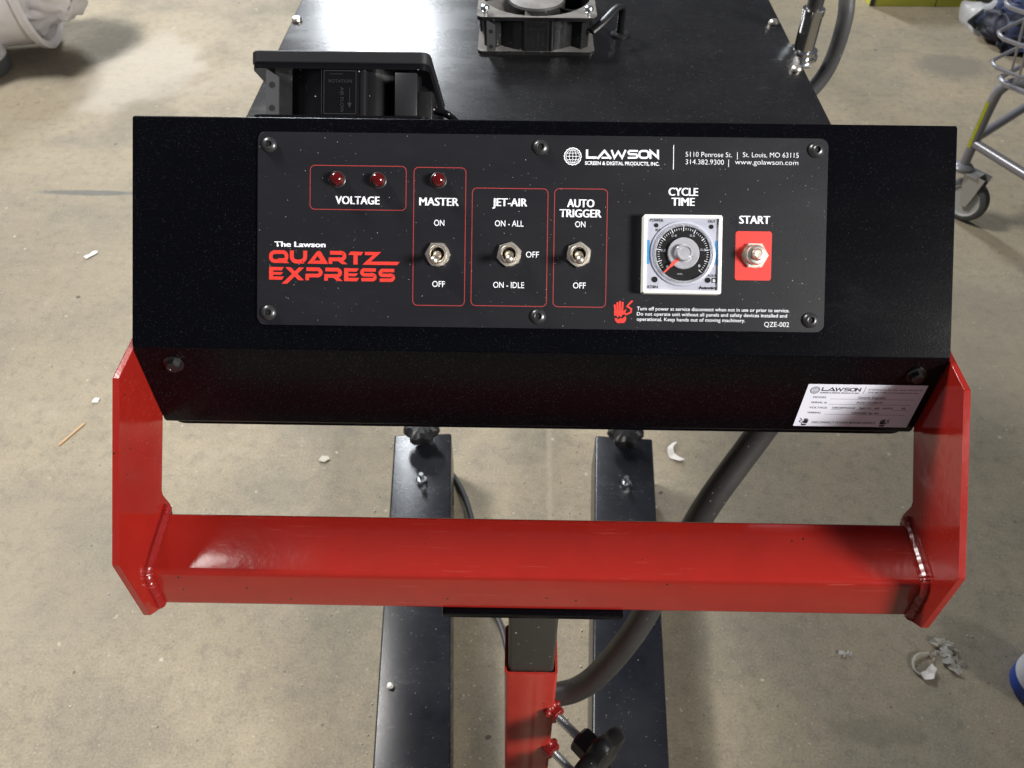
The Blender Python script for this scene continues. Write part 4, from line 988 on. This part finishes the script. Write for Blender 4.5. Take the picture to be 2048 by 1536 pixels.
# white / blue canister at the right edge
M['can_white'] = mat("white_can_paint", (0.70, 0.70, 0.74), 0.3); M['can_blue'] = mat("blue_can_paint", (0.012, 0.06, 0.36), 0.3)
can = thing("drinks_canister", "white and blue round canister cut off by the right edge", "canister", (0.79, 0.572, 0))
CA = T(0.8150, 0.5740, 0) @ R(0.3, 'Z')
bm = bmesh.new(); lathe(bm, [(0, 0), (.040, 0), (.044, .004), (.0452, .020), (.0452, .030)], 48, CA); obj("blue_body", bm, M['can_blue'], can)
bm = bmesh.new(); lathe(bm, [(.0452, .0302), (.0450, .066), (.0462, .067), (.0462, .074), (.0445, .077), (.040, .0775), (.038, .075), (0, .075)], 48, CA); obj("white_lid", bm, M['can_white'], can)

# ------------------------------------------------------------------ litter
M['scrap'] = mat("white_paper_scrap", (0.78, 0.74, 0.70), 0.6); M['lint'] = mat("pale_lint", (0.50, 0.47, 0.40), 0.9); M['wood'] = mat("raw_wood", (0.55, 0.36, 0.19), 0.7)
def flake(name, pts, loc, m, label, cat, th=.0015, bend=.004, rot=0, group=None):
    bm = bmesh.new(); vs = [bm.verts.new((x, y, 0)) for x, y in pts]; bm.faces.new(vs)
    bmesh.ops.triangulate(bm, faces=bm.faces); bmesh.ops.subdivide_edges(bm, edges=bm.edges, cuts=2)
    for v in bm.verts: v.co.z = bend * (0.5 + noise.noise(v.co * 60 + Vector((loc[0], loc[1], 0)) * 7)) 
    bmesh.ops.solidify(bm, geom=list(bm.faces), thickness=-th)
    mn = min(v.co.z for v in bm.verts)
    for v in bm.verts: v.co.z -= mn
    o = obj(name, bm, m, None, T(loc[0], loc[1], 0.0003) @ R(rot, 'Z')); tag(o, label, cat, group); return o
def arcband(r, w_, a0, a1, n=10):
    return [(r * math.cos(math.radians(a0 + (a1 - a0) * k / n)), r * math.sin(math.radians(a0 + (a1 - a0) * k / n))) for k in range(n + 1)] + [((r - w_ * math.sin(PI * (k + .5) / (n + 1))) * math.cos(math.radians(a0 + (a1 - a0) * k / n)), (r - w_ * math.sin(PI * (k + .5) / (n + 1))) * math.sin(math.radians(a0 + (a1 - a0) * k / n))) for k in range(n, -1, -1)]
flake("paper_curl", arcband(.023, .013, 95, 290), (0.306, 1.040), M['scrap'], "curled white peeling on the floor between the right foot and the thick cable", "paper scrap", bend=.006)
flake("paper_scrap", [(-.008, -.016), (.002, -.019), (.008, -.002), (.011, .012), (.006, .017), (-.002, .008)], (-1.079, 1.647), M['scrap'], "small long white chip on the floor at upper left beside the hood", "paper scrap", rot=-.35)
flake("paper_scrap", [(-.006, -.007), (.006, -.004), (.007, .006), (-.004, .006)], (-0.888, 1.156), M['scrap'], "tiny pale chip on the floor just above the wood splinter", "paper scrap")
flake("paper_scrap", [(-.010, -.006), (.002, -.008), (.011, .000), (.006, .008), (-.006, .007)], (-0.388, 1.010), M['lint'], "small round pale chip seen inside the red frame left of the left foot", "paper scrap")
flake("paper_scrap", [(-.010, -.012), (.004, -.012), (.008, -.004), (.014, .004), (.010, .014), (.002, .008), (-.004, .002), (-.014, -.002)], (0.6480, 0.5950), M['scrap'], "folded white paper strip lying against the lint tuft at lower right", "paper scrap", bend=.008)
bm = bmesh.new(); box(bm, (0, 0, .0012), (.0052, .066, .0022), .0006, 1)
for v in bm.verts: v.co.x += .0015 * math.sin(v.co.y * 60)
o = obj("wood_splinter", bm, M['wood'], None, T(-0.903, 1.064, .0003) @ R(-.42, 'Z')); tag(o, "tan wood splinter on the floor left of the red frame", "splinter")
def tuft(loc, r, label, n, seed, mt):
    rnd = random.Random(seed); bm = bmesh.new()
    for k in range(n):
        a = rnd.uniform(0, 6.28); q = rnd.uniform(0.2, .8) * r; w_ = rnd.uniform(.28, .6) * r; cx_, cy_ = q * math.cos(a), q * math.sin(a)
        m_ = 9; ring = []
        ctr = bm.verts.new((cx_, cy_, .0015 + rnd.uniform(0, .35) * r))
        for j in range(m_):
            aa = 2 * PI * j / m_; rr2 = w_ * rnd.uniform(.45, 1.1)
            ring.append(bm.verts.new((cx_ + rr2 * math.cos(aa), cy_ + rr2 * math.sin(aa) * .8, .0006 + rnd.uniform(0, .28) * r)))
        for j in range(m_):
            if rnd.random() < .82: bm.faces.new((ctr, ring[j], ring[(j + 1) % m_]))
    bmesh.ops.solidify(bm, geom=list(bm.faces), thickness=-.0005)
    for v in bm.verts: v.co.z = max(v.co.z, .0003)
    o = obj("lint_tuft", bm, mt, None, T(loc[0], loc[1], 0), ang=20); tag(o, label, "lint"); return o
M['wrap'] = mat("grey_wrap_film", (0.72, 0.69, 0.62), 0.4)
tuft((0.5214, 0.6194), .0130, "small pale tuft of lint on the floor below the right end of the bar", 5, 4, M['scrap'])
tuft((0.6870, 0.6220), .030, "larger pale grey lint tuft near the canister", 11, 6, M['wrap'])
tuft((0.6730, 0.6250), .015, "white crumpled bit lying on top of the larger grey lint tuft", 3, 9, M['scrap'])
bm = bmesh.new(); tube(bm, catmull([(0.660, 0.628, .003), (0.640, 0.624, .005), (0.629, 0.612, .004), (0.628, 0.598, .003), (0.634, 0.592, .003)], 6), .0018, 8); o = obj("string_scrap", bm, M['lint'], None); tag(o, "bent pale string running from the larger lint tuft", "string")
bm = bmesh.new(); bmesh.ops.create_icosphere(bm, subdivisions=2, radius=.0045)
crumple(bm, .0015, 300, 1); o = obj("foam_crumb", bm, M['scrap'], None, T(-0.1880, 0.5050, .124)); tag(o, "white crumb on the left edge of the left foot tube", "crumb")

# fine sweepings: tiny crumbs strewn over the concrete, thicker along the foot tubes
rnd = random.Random(21); bm = bmesh.new()
for k in range(520):
    if k < 200:
        sg = rnd.choice((-1, 1)); y = rnd.uniform(.35, 1.15); x = sg * (.110 + .063 * (y + .1)) + rnd.choice((-1, 1)) * (.056 + abs(rnd.gauss(0, .018)))
    else:
        x, y = rnd.uniform(-1.3, 1.2), rnd.uniform(.4, 2.3)
    r_ = rnd.uniform(.0006, .0020) * (1 if rnd.random() < .93 else 1.8)
    n0 = len(bm.verts)
    bmesh.ops.create_icosphere(bm, subdivisions=1, radius=r_, matrix=T(x, y, r_ * .5) @ R(rnd.uniform(0, 6.28), 'Z') @ Matrix.Diagonal((1, rnd.uniform(.5, 1.4), .6, 1)))
o = obj("floor_grit", bm, [M['lint']], None, smooth=False); o['kind'] = 'stuff'; o['label'] = "fine pale grit and crumbs strewn over the concrete floor"; o['category'] = "grit"
